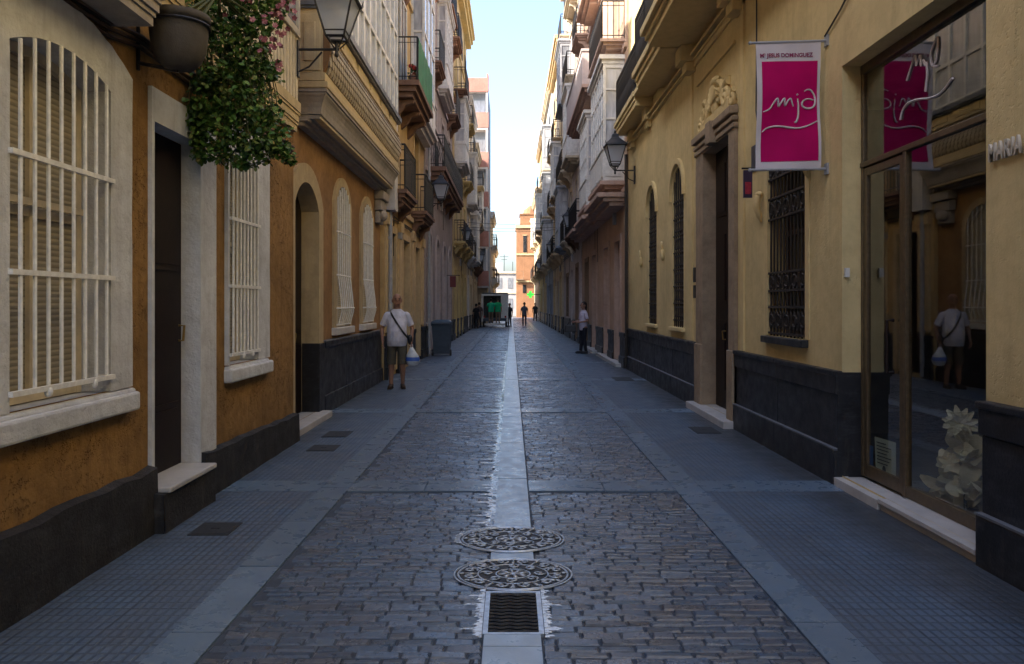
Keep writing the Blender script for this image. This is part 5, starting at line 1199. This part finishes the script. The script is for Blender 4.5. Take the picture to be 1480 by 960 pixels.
L5, S5 = house('house', 'tall bright yellow house with a heavy sunlit roof cornice', -1, 2.62, 34.0, 44.5, 17.2, M['w_yell'], G_,
    [('door', 35.6, 1.1, .1, 3.2, 0, 'brown_wood', M['t_yell']), ('window', 38, 1.1, .1, 3.1, 0, 'pane_dark', M['t_yell']), ('door', 40.4, 1.1, .1, 3.2, 0, 'dark_wood', M['t_yell']), ('window', 42.9, 1.1, .9, 3.1, 0, 'pane_dark', M['t_yell'])],
    [(4.5, [('balcony', 36, 2.2, D_(D=.5)), ('balcony', 39.3, 2.2, D_(D=.5)), ('balcony', 42.5, 2.2, D_(D=.5))]), (8.2, [('mirador', 36.6, 3, D_(D=.5, h=3.0, m=M['w_white'])), ('balcony', 42, 2.6, D_(D=.5))]), (11.4, [('balcony', 35.8, 2.6, D_(D=.6, m=M['slab_brown'])), ('french', 39.2, 1), ('balcony', 42.4, 2.4, D_(D=.55))]), (14.3, [('french', 36, 1, D_(pane='shutter_brown')), ('french', 39.2, 1), ('french', 42.4, 1)])], trim=M['t_yell'], cornice=(.7, .5))
house('house', 'cream house with stacked white glazed bays beyond the tall yellow house', -1, 2.62, 44.52, 52, 13.8, M['w_cream'], G_, [('door', 46, 1.1, .1, 3.2, 0, 'dark_wood', M['w_white']), ('roller', 49.5, 1.8, .1, 2.9, 0, 'roller_grey')],
    [(4.4, [('balcony', 46, 2, D_(D=.5)), ('mirador', 49.8, 2.6, D_(D=.5, m=M['w_white']))]), (7.6, [('mirador', 46.2, 2.4, D_(D=.5, m=M['w_white'])), ('balcony', 49.8, 2, D_(D=.5))]), (10.6, [('balcony', 46, 2, D_(D=.45)), ('balcony', 49.8, 2, D_(D=.45))])], trim=M['w_white'])
house('house', 'golden sand house with roof pots, next nearer than the pink banded block', -1, 2.58, 52.02, 57.9, 12.6, M['w_sand'], G_, [('door', 53.4, 1.1, .1, 3.2, 0, 'brown_wood', M['w_cream']), ('door', 56.2, 1.1, .1, 3.2, 0, 'dark_wood', M['w_cream'])],
    [(4.2, [('balcony', 53.5, 2, D_(D=.5, m=M['slab_brown'])), ('balcony', 56.3, 2, D_(D=.5, m=M['slab_brown']))]), (7.2, [('balcony', 53.5, 2, D_(D=.6)), ('mirador', 56.2, 2, D_(D=.5))]), (10, [('balcony', 55, 2.4, D_(D=.6, m=M['w_yell']))])], trim=M['w_cream'])
# modern block with pink parapets, standing forward into the street
BLK = thing('apartment_block', 'tall modern apartment block with salmon pink balcony bands and bluish recesses', 'apartment block', (-4.5, 61, 0))
bx0, bx1, by0, by1 = -9.0, -1.78, 58.0, 66.0
w = MB(); w.box(bx0, by0 + 1.0, -.05, bx1 - .02, by1, 18.4); w.build('wall', M['w_bluegrey'], BLK)
for k in range(6):
    z = .4 + 3.02 * k + 2.6
    sl = MB(); sl.box(bx0, by0, z - .15, bx1, by0 + 1.0, z); f = sl.build('balcony', M['w_white'], BLK)
    pp = MB(); pp.box(bx0, by0 - .06, z + .002, bx1 + .04, by0 + .1, z + 1.15) if k < 5 else pp.box(bx0, by0 - .06, z - .3, bx1 + .04, by0 + .1, z + .75); pp.box(bx1 - .1, by0 + .104, z + .002, bx1 + .04, by0 + 1.0, z + 1.1); pp.build('parapet', M['w_salmon'], f)
    if k < 5:
        wn = MB(); wn.box(-2.9, by0 + .96, z + .1, -2.0, by0 + 1.0, z + 2.3); wn.box(-5.2, by0 + .96, z + .1, -3.4, by0 + 1.0, z + 2.3); wn.build('window', M['pane_pale'], BLK)
        cl = MB(); cl.box(bx1 - .16, by0 + .02, z + 1.16, bx1 - .02, by0 + .16, z + 2.86); cl.build('pillar', M['w_white'], BLK)
gd = MB(); gd.box(bx0, by0 + .5, -.05, bx1, by0 + .98, 2.85); gd.build('ground_storey', M['w_sand'], BLK)
house('house', 'low cream house just beyond the pink banded apartment block', -1, 1.8, 66.02, 75, 9.6, M['w_cream'], G_, [('door', 69, 1.2, .1, 3, 0, 'dark_wood', M['w_white']), ('door', 72.5, 1.2, .1, 3, 0, 'brown_wood', M['w_white'])], [(3.9, [('balcony', 69, 2, D_(D=.5)), ('balcony', 72.6, 2, D_(D=.5))]), (6.9, [('balcony', 69, 2, D_(D=.5)), ('balcony', 72.6, 2, D_(D=.5))])], trim=M['w_white'])
house('house', 'lowest sand coloured house at the far end of the cream row', -1, 1.75, 75.02, 84, 7.2, M['w_sand'], G_, [('roller', 78, 1.6, .1, 2.8, 0, 'roller_grey'), ('door', 81.5, 1.2, .1, 2.9, 0, 'brown_wood')], [(3.8, [('balcony', 78, 2.2, D_(D=.5)), ('balcony', 81.5, 2, D_(D=.5))])], trim=M['w_cream'])
# right row
R2, S6 = house('house', 'dusty pink house with white glazed bays over a long stepped balcony', 1, 2.88, 18.97, 30.98, 14.8, M['w_pink'], G_,
    [('door', 20.5, .95, .1, 3.3, 0, 'brown_wood', M['t_pink']), ('door', 22.9, .95, .1, 3.3, 0, 'brown_wood', M['t_pink']), ('door', 26.2, 1.2, .1, 3.3, 0, 'dark_wood', M['t_pink']), ('door', 28.9, 1.1, .1, 3.2, 0, 'dark_wood', M['w_brownst'])],
    [(4.75, [('mirador', 20.9, 3.0, D_(D=.54, h=3.2, m=M['t_pink'])), ('mirador', 25.3, 2.4, D_(D=.5, h=3.0, m=M['t_pink'])), ('french', 28.8, 1)]), (8.35, [('balcony', 20.9, 3.2, D_(D=.62, m=M['t_pink'])), ('parapet', 26.6, 6.6, D_(D=.72, m=M['t_pink'], pm=M['w_pinkwhite']))]), (11.7, [('mirador', 21.2, 2.4, D_(D=.5, h=2.4)), ('mirador', 25.8, 2.4, D_(D=.5, h=2.4)), ('balcony', 29.3, 2, D_(D=.5))])], trim=M['t_pink'], plinth=(.85, 'black_plinth', .05))
lb = MB()
for (u0, u1, D) in ((19.15, 22.7, .72), (22.7, 24.0, .55), (24.0, 27.0, .66), (27.0, 28.2, .52), (28.2, 30.9, .62)):
    for (za, zb, k) in ((4.1, 4.2, .55), (4.204, 4.3, .78), (4.304, 4.42, 1.0)): S6.box(lb, u0 + (1 - k) * .3, u1 - (1 - k) * .3, za, zb, 0, D * k)
LB = lb.build('balcony', M['t_pink'], R2, bevel=.012); railing_mesh(S6, 27.3, 30.9, 4.42, .6, .98, .12, .01).build('railing', M['iron'], LB)
st = MB(); S6.box(st, 24.8, 27.6, -.03, .09, -.15, .25); S6.box(st, 19.4, 23.9, -.03, .085, -.15, .22); st.build('doorstep', M['marble'], R2)
R3, S7 = house('house', 'blue grey house with dark bays and slim pale cornice beyond the pink house', 1, 2.82, 31.0, 41.0, 18.4, M['w_pinkwhite'], G_,
    [('door', 32.5, 1.1, .1, 3.2, 0, 'brown_wood', M['w_brownst']), ('dark', 35.4, 1.3, .1, 3.2, 0, 'brown_wood'), ('window', 38, 1.1, 1, 3, 0, 'pane_dark', M['w_brownst']), ('door', 40, 1, .1, 3.2, 0, 'dark_wood')],
    [(4.5, [('balcony', 32.6, 2, D_(D=.5, m=M['slab_brown'])), ('balcony', 35.7, 2, D_(D=.5)), ('mirador', 39, 2.4, D_(D=.5, h=3, f='grey_wood', m=M['w_bluegrey']))]), (7.8, [('mirador', 33, 2.6, D_(D=.5, h=3, f='white_wood')), ('balcony', 36.2, 2, D_(D=.55)), ('balcony', 39.2, 2.4, D_(D=.5))]), (11.2, [('balcony', 33, 2.6, D_(D=.55)), ('mirador', 37.5, 2.8, D_(D=.5, h=3, f='grey_wood', pane='pane', m=M['w_bluegrey']))]), (14.5, [('balcony', 33, 2.4, D_(D=.5)), ('balcony', 37.5, 2.4, D_(D=.5))])], trim=M['w_cream'])
house('house', 'sunlit cream house with golden balconies on the right of the street', 1, 2.78, 41.02, 50.5, 16.1, M['w_cream'], G_,
    [('door', 42.6, 1.1, .1, 3.2, 0, 'brown_wood', M['t_ochre']), ('roller', 45.8, 2, .1, 3, 0, 'roller_grey'), ('door', 48.9, 1.1, .1, 3.2, 0, 'dark_wood', M['t_ochre'])],
    [(4.4, [('balcony', 42.8, 2, D_(D=.55, m=M['w_sand'])), ('balcony', 46, 2, D_(D=.55, m=M['w_sand'])), ('balcony', 49, 2, D_(D=.5, m=M['w_sand']))]), (7.6, [('mirador', 43.2, 2.4, D_(D=.5, f='white_wood', m=M['w_sand'])), ('balcony', 48, 2.4, D_(D=.5, m=M['w_sand']))]), (10.8, [('balcony', 43, 2.4, D_(D=.5, m=M['w_sand'])), ('balcony', 48, 2.4, D_(D=.5, m=M['w_sand']))]), (13.4, [('french', 43, 1), ('french', 48, 1)])], trim=M['t_ochre'], cornice=(.5, .45))
house('house', 'house with tall blue grey glazed bays and a blue roller shutter at street level', 1, 2.74, 50.52, 61.5, 16.6, M['w_bluegrey'], G_,
    [('roller', 52.6, 2.4, .05, 3, 0, 'roller_blue'), ('roller', 56.4, 2.4, .05, 3, 0, 'roller_blue'), ('door', 59.8, 1.2, .1, 3.1, 0, 'dark_wood', M['t_ochre'])],
    [(4.4, [('mirador', 53, 2.6, D_(D=.55, f='grey_wood')), ('balcony', 58.5, 2.4, D_(D=.5))]), (7.6, [('mirador', 53, 2.6, D_(D=.55, f='grey_wood')), ('balcony', 58.5, 2.4, D_(D=.5))]), (10.8, [('mirador', 53, 2.6, D_(D=.55, f='grey_wood')), ('balcony', 58.5, 2.4, D_(D=.5))]), (13.7, [('french', 53, 1), ('french', 58.5, 1)])], trim=M['w_cream'])
house('house', 'ochre house with iron balconies just past the blue roller shutters', 1, 2.70, 61.52, 74, 15.8, M['w_ochre'], G_,
    [('door', 64, 1.2, .1, 3.1, 0, 'brown_wood', M['w_cream']), ('roller', 68, 2, .1, 3, 0, 'roller_grey'), ('door', 71.8, 1.2, .1, 3.1, 0, 'dark_wood', M['w_cream'])],
    [(4.4, [('balcony', 64, 2.4, D_(D=.55)), ('balcony', 68, 2.4, D_(D=.55)), ('balcony', 72, 2.4, D_(D=.5))]), (7.8, [('mirador', 64.5, 2.6, D_(D=.6)), ('balcony', 70.5, 2.6, D_(D=.5))]), (11.2, [('balcony', 64.5, 2.6, D_(D=.55)), ('balcony', 70.5, 2.6, D_(D=.5))])], trim=M['w_sand'])
house('house', 'sand house next to the orange tower at the far end of the street', 1, 2.66, 74.02, 88, 13.0, M['w_sand'], G_,
    [('door', 77, 1.2, .1, 3.1, 0, 'brown_wood'), ('door', 81, 1.2, .1, 3.1, 0, 'dark_wood'), ('door', 85, 1.2, .1, 3.1, 0, 'brown_wood')],
    [(4.4, [('balcony', 77, 2.4, D_(D=.55)), ('balcony', 82, 2.4, D_(D=.55)), ('balcony', 86, 2, D_(D=.5))]), (7.8, [('balcony', 77, 2.4, D_(D=.5)), ('mirador', 83, 2.6, D_(D=.5))]), (10.4, [('french', 77, 1), ('french', 83, 1)])], trim=M['w_cream'])
# far end
TW = thing('church_tower', 'sunlit orange tower with a narrow dark window closing the street', 'tower', (1.7, 95, 0))
w = MB(); w.box(.62, 93, -.05, 4.6, 98, 11.2); w.build('wall', M['w_orange'], TW)
w = MB(); w.box(.5, 92.85, 10.9, 4.75, 98.15, 11.3); w.box(.55, 92.9, 7.6, 4.65, 92.99, 7.8); w.box(.5, 92.8, 4.3, 4.7, 92.99, 4.5); w.build('cornice', M['t_ochre'], TW)
w = MB(); w.box(1.1, 93.4, 11.303, 3.6, 97, 12.6); w.box(1.0, 93.3, 12.603, 3.7, 97.1, 12.75); w.loft([(2.35, 95.2, 12.753, 1.0, 1.0), (2.35, 95.2, 13.4, .75, .75), (2.35, 95.2, 13.9, .1, .1)], 12); w.build('belfry', M['w_orange'], TW)
w = MB(); w.box(1.45, 92.94, 7.9, 1.85, 92.998, 10.0); w.box(1.4, 92.95, 3.0, 1.8, 92.998, 4.0); w.build('window', M['pane_dark'], TW)
w = MB(); w.box(1.38, 92.9, 7.84, 1.92, 92.999, 7.9); w.box(1.38, 92.9, 10.0, 1.92, 92.999, 10.08); w.build('sill', M['t_ochre'], TW)
w = MB(); w.box(.55, 92.4, 4.55, 1.5, 92.998, 4.7); w.tube([(.6, 92.42, 4.7), (.6, 92.42, 5.6), (1.45, 92.42, 5.6), (1.45, 92.42, 4.7)], .03); w.build('balcony', M['w_brownst'], TW)
WB = thing('house', 'low white building with rooftop aerials across the end of the street', 'house', (-3, 106, 0))
w = MB(); w.box(-9, 106, -.05, .9, 114, 6.2); w.build('wall', M['w_far'], WB); w = MB(); w.box(-9.1, 105.8, 5.9, 1.0, 106.0, 6.15); w.box(-9.1, 105.85, 3.1, 1.0, 105.99, 3.25); w.build('cornice', M['w_cream'], WB)
for k in range(6):
    for z in (.9, 3.8): w = MB(); x_ = -8 + k * 1.5; w.box(x_, 105.96, z, x_ + .7, 106.01, z + 1.5); w.build('window', M['pane'], WB)
w = MB(); w.box(-3.2, 107, 6.203, -1.2, 110, 7.4); w.box(-6, 108, 6.203, -4.4, 111, 7.9); w.build('roof_hut', M['w_white'], WB)
w = MB(); w.tube([(-1.0, 107, 6.2), (-1.0, 107, 8.6)], .04); w.tube([(-1.6, 107, 8.3), (-.4, 107, 8.3)], .03); w.tube([(-1.4, 107, 7.9), (-.6, 107, 7.9)], .03); w.tube([(.2, 107, 6.2), (.2, 107, 7.6)], .04); w.build('aerial', M['iron'], WB)
w = MB(); w.box(-30, 118, -.05, 40, 130, 5.4); o = w.build('house', M['w_cream'], org=(5, 118, 0)); tag(o, 'long pale building far behind the white one', 'house')
# ------------------------------------------------------------------ lanterns
la = make_lantern('street_lamp', 'largest wall lantern, on the corner above the ochre house and the brown house', .46)
la.location = (-2.50, 8.9, 4.58); la['label'] = 'large black wall lantern beside the corner of the long glazed gallery'
for (x, y, z, rot, lab) in ((2.90, 17.9, 4.75, PI, 'black wall lantern on the yellow house beside the pink house'), (-2.62, 23.4, 4.70, 0, 'wall lantern below the near end of the long dark iron balcony'), (-2.60, 36.5, 4.55, 0, 'smaller lantern on the tall yellow house past the arched doors'), (2.80, 31.1, 4.62, PI, 'wall lantern on the right where the pink house ends'), (2.76, 44.5, 4.5, PI, 'small far lantern on the sunlit cream house'), (-2.56, 52.3, 4.4, 0, 'tiny far lantern on the golden sand house'), (2.70, 62, 4.4, PI, 'tiny far lantern beyond the blue roller shutters')):
    c = copy_tree(la); c.location = (x, y, z); c.rotation_euler = (0, 0, rot); c['label'] = lab
# wires across the street
for (y, z, sg, lab) in ((45, 6.45, .12, 'upper thin wire stretched across the street'), (45.6, 6.1, .16, 'lower thin wire stretched across the street, sagging most'), (43, 5.95, .05, 'straightest thin wire, nearest of those crossing the street')):
    o = MB(); o.tube([(-2.6 + 5.36 * k / 14, y, z - sg * (1 - ((k - 7) / 7) ** 2)) for k in range(15)], .012, 5); tag(o.build('wire', M['iron'], org=(0, y, z)), lab, 'wire', 'wires across the street')
# pharmacy cross
m, nt, b = nodes('green_sign_light'); b.inputs['Base Color'].default_value = (.02, .3, .03, 1); b.inputs['Emission Color'].default_value = (.06, .9, .08, 1); b.inputs['Emission Strength'].default_value = .35; M['green_sign'] = m
t = thing('pharmacy_sign', 'lit green cross sign hanging out over the far pavement', 'sign', (2.7, 69.8, 2.6)); cx_, cz_ = 1.75, 2.5
w = MB(); w.box(cx_ - .3, 69.8, cz_ - .11, cx_ + .3, 69.95, cz_ + .11); w.box(cx_ - .11, 69.795, cz_ - .3, cx_ + .11, 69.955, cz_ + .3); w.build('cross', M['green_sign'], t)
w = MB(); w.tube([(cx_ + .3, 69.88, cz_), (2.7, 69.88, cz_)], .03); w.build('arm', M['iron'], t)
t = thing('hanging_sign', 'small red sign sticking out of the mauve grey house', 'sign', (-2.64, 31, 2.5)); w = MB(); w.box(-2.5, 31, 2.3, -2.26, 31.06, 2.75); w.build('board', plain('red_sign', (.14, .015, .015), .5), t); w = MB(); w.tube([(-2.63, 31.03, 2.78), (-2.1, 31.03, 2.78)], .015); w.build('arm', M['iron'], t)
# ------------------------------------------------------------------ wheelie bin
bx, by = -2.17, 23.9; t = thing('wheelie_bin', 'dark blue grey wheelie bin standing against the wall', 'wheelie bin', (bx, by, 0)); M['bin'] = plain('bin_plastic', (.035, .055, .08), .5, 0, .15, 9, .1)
def tbox(mb, x, y, z0, z1, w0, d0, w1, d1, dx=0, dy=0):
    vs = [(x + sx * w0, y + sy * d0, z0) for sx, sy in ((-1, -1), (1, -1), (1, 1), (-1, 1))] + [(x + dx + sx * w1, y + dy + sy * d1, z1) for sx, sy in ((-1, -1), (1, -1), (1, 1), (-1, 1))]
    mb.add(vs, [(3, 2, 1, 0), (4, 5, 6, 7)] + [(k, (k + 1) % 4, 4 + (k + 1) % 4, 4 + k) for k in range(4)])
w = MB(); tbox(w, bx, by, .06, 1.0, .24, .27, .30, .34); tbox(w, bx, by, .93, 1.02, .315, .355, .32, .36); w.box(bx - .14, by - .30, .3, bx + .14, by - .285, .7); w.build('body', M['bin'], t, bevel=.02)
w = MB(); tbox(w, bx, by, 1.024, 1.075, .325, .37, .30, .33); tbox(w, bx, by, 1.07, 1.12, .28, .30, .2, .22); w.build('lid', M['bin'], t, bevel=.015)
w = MB(); w.tube([(bx - .26, by - .40, 1.0), (bx + .26, by - .40, 1.0)], .016); w.tube([(bx - .26, by - .40, 1.0), (bx - .26, by - .33, 1.0)], .016); w.tube([(bx + .26, by - .40, 1.0), (bx + .26, by - .33, 1.0)], .016); w.build('handle', M['bin'], t)
for s in (-1, 1): w = MB(); w.tube([(bx + s * .25, by - .2, .1), (bx + s * .31, by - .2, .1)], .1, 16); w.build('wheel', M['iron'], t, bevel=.008)
# ------------------------------------------------------------------ service cart
vx, vy = -1.15, 53.0; t = thing('service_cart', 'small white street service cart with an open back and dark roof', 'cart', (vx, vy + 1, 0))
wt, dk = M['white_wood'], M['iron']
w = MB(); w.box(vx - .82, vy + .3, .42, vx + .82, vy + 3.2, .62); w.box(vx - .8, vy + 2.0, .62, vx + .8, vy + 3.1, 1.2); w.build('chassis', M['bin'], t, bevel=.03)
w = MB(); w.box(vx - .72, vy - .05, .20, vx + .72, vy + .5, .27); w.box(vx - .72, vy - .06, .14, vx + .72, vy - .03, .28); w.build('step', wt, t, bevel=.01)
w = MB(); w.box(vx - .95, vy + .7, 2.30, vx + .95, vy + 3.1, 2.36); w.box(vx - .9, vy + .72, 2.364, vx + .9, vy + 3.0, 2.42); w.build('roof', dk, t, bevel=.02)
w = MB(); w.box(vx - .93, vy + .06, 2.2, vx + .93, vy + .12, 2.32); w.box(vx - .93, vy + .12, 2.24, vx - .85, vy + .72, 2.3); w.box(vx + .85, vy + .12, 2.24, vx + .93, vy + .72, 2.3); w.build('roof_rail', wt, t)
for s in (-1, 1):
    for yy in (.15, 3.0): w = MB(); w.box(vx + s * .88 - .055, vy + yy - .05, .4, vx + s * .88 + .055, vy + yy + .05, 2.3); w.build('post', wt, t)
    for yy in (.75, 2.6):
        w = MB(); w.tube([(vx + s * .72, vy + yy, .28), (vx + s * .86, vy + yy, .28)], .28, 20); wh = w.build('wheel', dk, t, bevel=.02); w = MB(); w.tube([(vx + s * .865, vy + yy, .28), (vx + s * .872, vy + yy, .28)], .15, 14); w.build('rim', wt, wh)
    w = MB(); w.box(vx + s * .74 - .06, vy + .27, .66, vx + s * .74 + .06, vy + .3, .8); w.build('tail_light', plain('red_lens', (.3, .01, .01), .3), t)
w = MB(); w.box(vx + .42, vy + .34, .64, vx + .83, vy + 1.9, 2.2); w.build('side_locker', M['white_wood'], t, bevel=.02)
w = MB(); w.box(vx - .84, vy + 1.95, .64, vx + .84, vy + 2.0, 2.28); w.build('bulkhead', dk, t)
# ------------------------------------------------------------------ people
MAN = person('man in pale shirt and olive shorts carrying a plastic bag along the pavement', (-2.17, 14.45, 0), .12, 1.77, (.28, .15, .10), (.55, .55, .62), (.085, .075, .055), (.04, .025, .018), (.07, .06, .055),
    arms=D_(R=D_(el=(-.285, .04, 1.13), wr=(-.26, -.10, .90), dir=(.05, -.25, -1), n=(.9, -.3, 0), curl=.5), L=D_(el=(.285, .05, 1.13), wr=(.27, -.07, .90), dir=(0, -.15, -1), n=(-.9, -.1, 0), curl=1.15)),
    legs=D_(L=D_(kn=(.105, -.05, .48), an=(.105, .03, .085), toe=(.12, -1, 0)), R=D_(kn=(-.105, -.0, .48), an=(-.11, .0, .085), toe=(-.15, -1, 0))), shorts=True, belly=.065, bald=True, vox=.007, slim=1.04, head_yaw=.15)
st = MB()  # strap and pouch, carried with the body
st_pts = [(-.12, .03, 1.47), (-.11, -.09, 1.43), (-.05, -.165, 1.32), (.06, -.215, 1.15), (.17, -.19, 1.0), (.225, -.08, .93), (.22, .05, .95), (.1, .16, 1.15), (-.06, .15, 1.36), (-.12, .03, 1.47)]
st_pts = smooth([Vector(p) * 1.01 for p in st_pts], 5)
for p, q in zip(st_pts, st_pts[1:]):
    d = (q - p); n = Vector((p.x, p.y, 0)).normalized() if Vector((p.x, p.y, 0)).length > .01 else Vector((0, -1, 0)); s_ = d.cross(n).normalized() * .018; st.obox((p + q) / 2, d * .55, s_, n * .004)
strap = st.build('shoulder_bag_strap', M['iron'], None, recalc=True); 
bg = MB(); bg.ell((.245, -.05, .93), (.05, .1, .1), 12, 10); bag = bg.build('pouch', M['iron'], strap, smooth=True)
ROT = Matrix.Rotation(.12, 4, 'Z'); strap.location = (-2.17, 14.45, 0); strap.rotation_euler = (0, 0, .12); strap.name = 'shoulder_bag'; tag(strap, 'dark shoulder bag with a strap across the chest of the man in shorts', 'bag')
t = thing('plastic_bag', 'white and blue plastic carrier bag hanging from the hand of the man in shorts', 'bag', (-1.87, 14.36, .3)); w = MB(); c = Vector((-1.865, 14.36, .74))
w.loft([(c.x, c.y, .44, .04, .03), (c.x, c.y, .455, .10, .07), (c.x + .01, c.y, .54, .135, .09), (c.x, c.y, .63, .12, .08), (c.x - .01, c.y, .71, .07, .05), (c.x - .015, c.y, .785, .03, .026)], 16); bo = w.build('body', plain('bag_plastic', (.5, .53, .55), .35, 0, .25, 9, .9, .5, 12), t, smooth=True)
w = MB(); w.tube([(c.x - .035, c.y, .76), (c.x - .03, c.y, .845), (c.x + .0, c.y, .85), (c.x + .005, c.y, .76)], .008, 6); w.build('handle', M['banner_white'], t)
w = MB(); w.loft([(c.x + .006, c.y - .003, .535, .137, .092), (c.x + .005, c.y - .003, .57, .134, .09), (c.x + .002, c.y - .003, .605, .127, .085)], 16, False); w.build('print', plain('blue_print', (.03, .10, .4), .5), t)
WOM = person('woman in lilac top and dark trousers standing in a doorway holding a dark bag', (2.35, 24.75, 0), -1.2, 1.66, (.25, .14, .1), (.5, .46, .56), (.02, .02, .028), (.03, .03, .035), (.012, .01, .01),
    arms=D_(R=D_(el=(-.24, -.02, 1.12), wr=(-.2, -.25, 1.08), n=(.5, .5, 0), dir=(0, -1, 0), curl=.9), L=D_(el=(.25, .02, 1.12), wr=(.16, -.22, 1.08), dir=(-.3, -1, 0), n=(-.5, .3, -.3), curl=.9)), legs=D_(L=D_(an=(.08, .05, .085)), R=D_(an=(-.1, -.06, .085))), slim=.88, vox=.009, long_hair=True)
t = thing('handbag', 'dark handbag held out by the woman in the lilac top', 'bag', (1.93, 24.86, 0.7)); w = MB(); tbox(w, 1.93, 24.86, .70, .93, .2, .07, .17, .05); w.build('body', plain('dark_leather', (.015, .013, .014), .5), t, bevel=.03); w = MB(); w.tube([(1.82, 24.86, .92), (1.90, 24.86, 1.03), (1.99, 24.86, 1.03), (2.05, 24.86, .92)], .012); w.build('handle', M['iron'], t)
bk = D_(L=D_(el=(.28, -.02, 1.14), wr=(.24, -.22, 1.0)), R=D_(el=(-.28, -.02, 1.14), wr=(-.24, -.22, 1.0)))
person('worker in green shirt standing on the cart step, the one nearer the wall', (-1.42, 53.12, .27), PI, 1.72, slim=1.15, top=(.015, .34, .17), bottom=(.20, .14, .09), vox=.014, group='workers in green', face=False, arms=bk)
person('worker in green shirt standing on the cart step beside the locker', (-.94, 53.12, .27), PI - .2, 1.74, slim=1.15, top=(.015, .36, .14), bottom=(.22, .15, .1), vox=.014, group='workers in green', face=False)
person('person in dark clothes standing at the street side of the white cart', (-.12, 54.6, 0), -.6, 1.66, top=(.03, .03, .035), bottom=(.06, .05, .045), vox=.014, face=False)
wk = D_(L=D_(kn=(.1, -.16, .5), an=(.1, -.12, .085)), R=D_(kn=(-.1, .03, .49), an=(-.1, .22, .12)))
person('walker in grey top and navy trousers in the middle of the street', (.96, 56, 0), PI, 1.72, top=(.10, .11, .13), bottom=(.015, .02, .05), vox=.014, face=False, legs=wk)
person('person in black by the wall left of the white cart', (-2.32, 50.5, 0), PI - .3, 1.62, top=(.02, .02, .022), bottom=(.03, .03, .035), vox=.014, face=False)
person('person in brown jacket just in front of the white cart by the wall', (-2.22, 52.6, 0), PI + .5, 1.72, top=(.08, .05, .045), bottom=(.03, .025, .03), vox=.014, face=False)
person('distant person in dark clothes on the far pavement near the green cross', (2.25, 72, 0), .3, 1.7, top=(.04, .04, .05), bottom=(.03, .03, .04), vox=.016, face=False, legs=wk)

# ------------------------------------------------------------------ light, sky, camera
AZ, EL = math.radians(65), math.radians(35)      # sun behind the camera and to the left
sd_ = Vector((-math.sin(AZ) * math.cos(EL), -math.cos(AZ) * math.cos(EL), math.sin(EL)))
sun = bpy.data.lights.new('sun', 'SUN'); sun.energy = 3.6; sun.angle = math.radians(.5); sun.color = (1, .9, .76)
so = bpy.data.objects.new('sun', sun); COL.objects.link(so); so.rotation_euler = sd_.to_track_quat('Z', 'Y').to_euler(); so.location = (-20, -30, 40)
wd = bpy.data.worlds.new('World'); sc.world = wd; wd.use_nodes = True; nt = wd.node_tree; bg_ = nt.nodes['Background']
sky = nt.nodes.new('ShaderNodeTexSky'); sky.sky_type = 'NISHITA'; sky.sun_disc = False; sky.sun_elevation = EL; sky.sun_rotation = PI + AZ; sky.air_density = 1.0; sky.dust_density = 4.0; sky.ozone_density = 3.0
nt.links.new(sky.outputs[0], bg_.inputs['Color']); bg_.inputs['Strength'].default_value = .14
cam = bpy.data.cameras.new('camera'); cam.lens = F_PX / 1480 * 36; cam.sensor_width = 36; cam.sensor_fit = 'HORIZONTAL'; cam.shift_x = (740 - VX) / 1480; cam.shift_y = (VY - 480) / 1480; cam.clip_end = 2000; cam.clip_start = .05
co_ = bpy.data.objects.new('camera', cam); COL.objects.link(co_); co_.location = (0, 0, CAM_H); co_.rotation_euler = (PI / 2, 0, 0); sc.camera = co_
sc.render.engine = 'CYCLES'; sc.cycles.max_bounces = 10; sc.cycles.diffuse_bounces = 6; sc.cycles.glossy_bounces = 4; sc.cycles.transparent_max_bounces = 12
sc.cycles.use_denoising = True; sc.cycles.sample_clamp_indirect = 8
vs_ = sc.view_settings; vs_.view_transform = 'Standard'; vs_.look = 'None'; vs_.exposure = 2.2; vs_.gamma = 1; vs_.use_curve_mapping = False
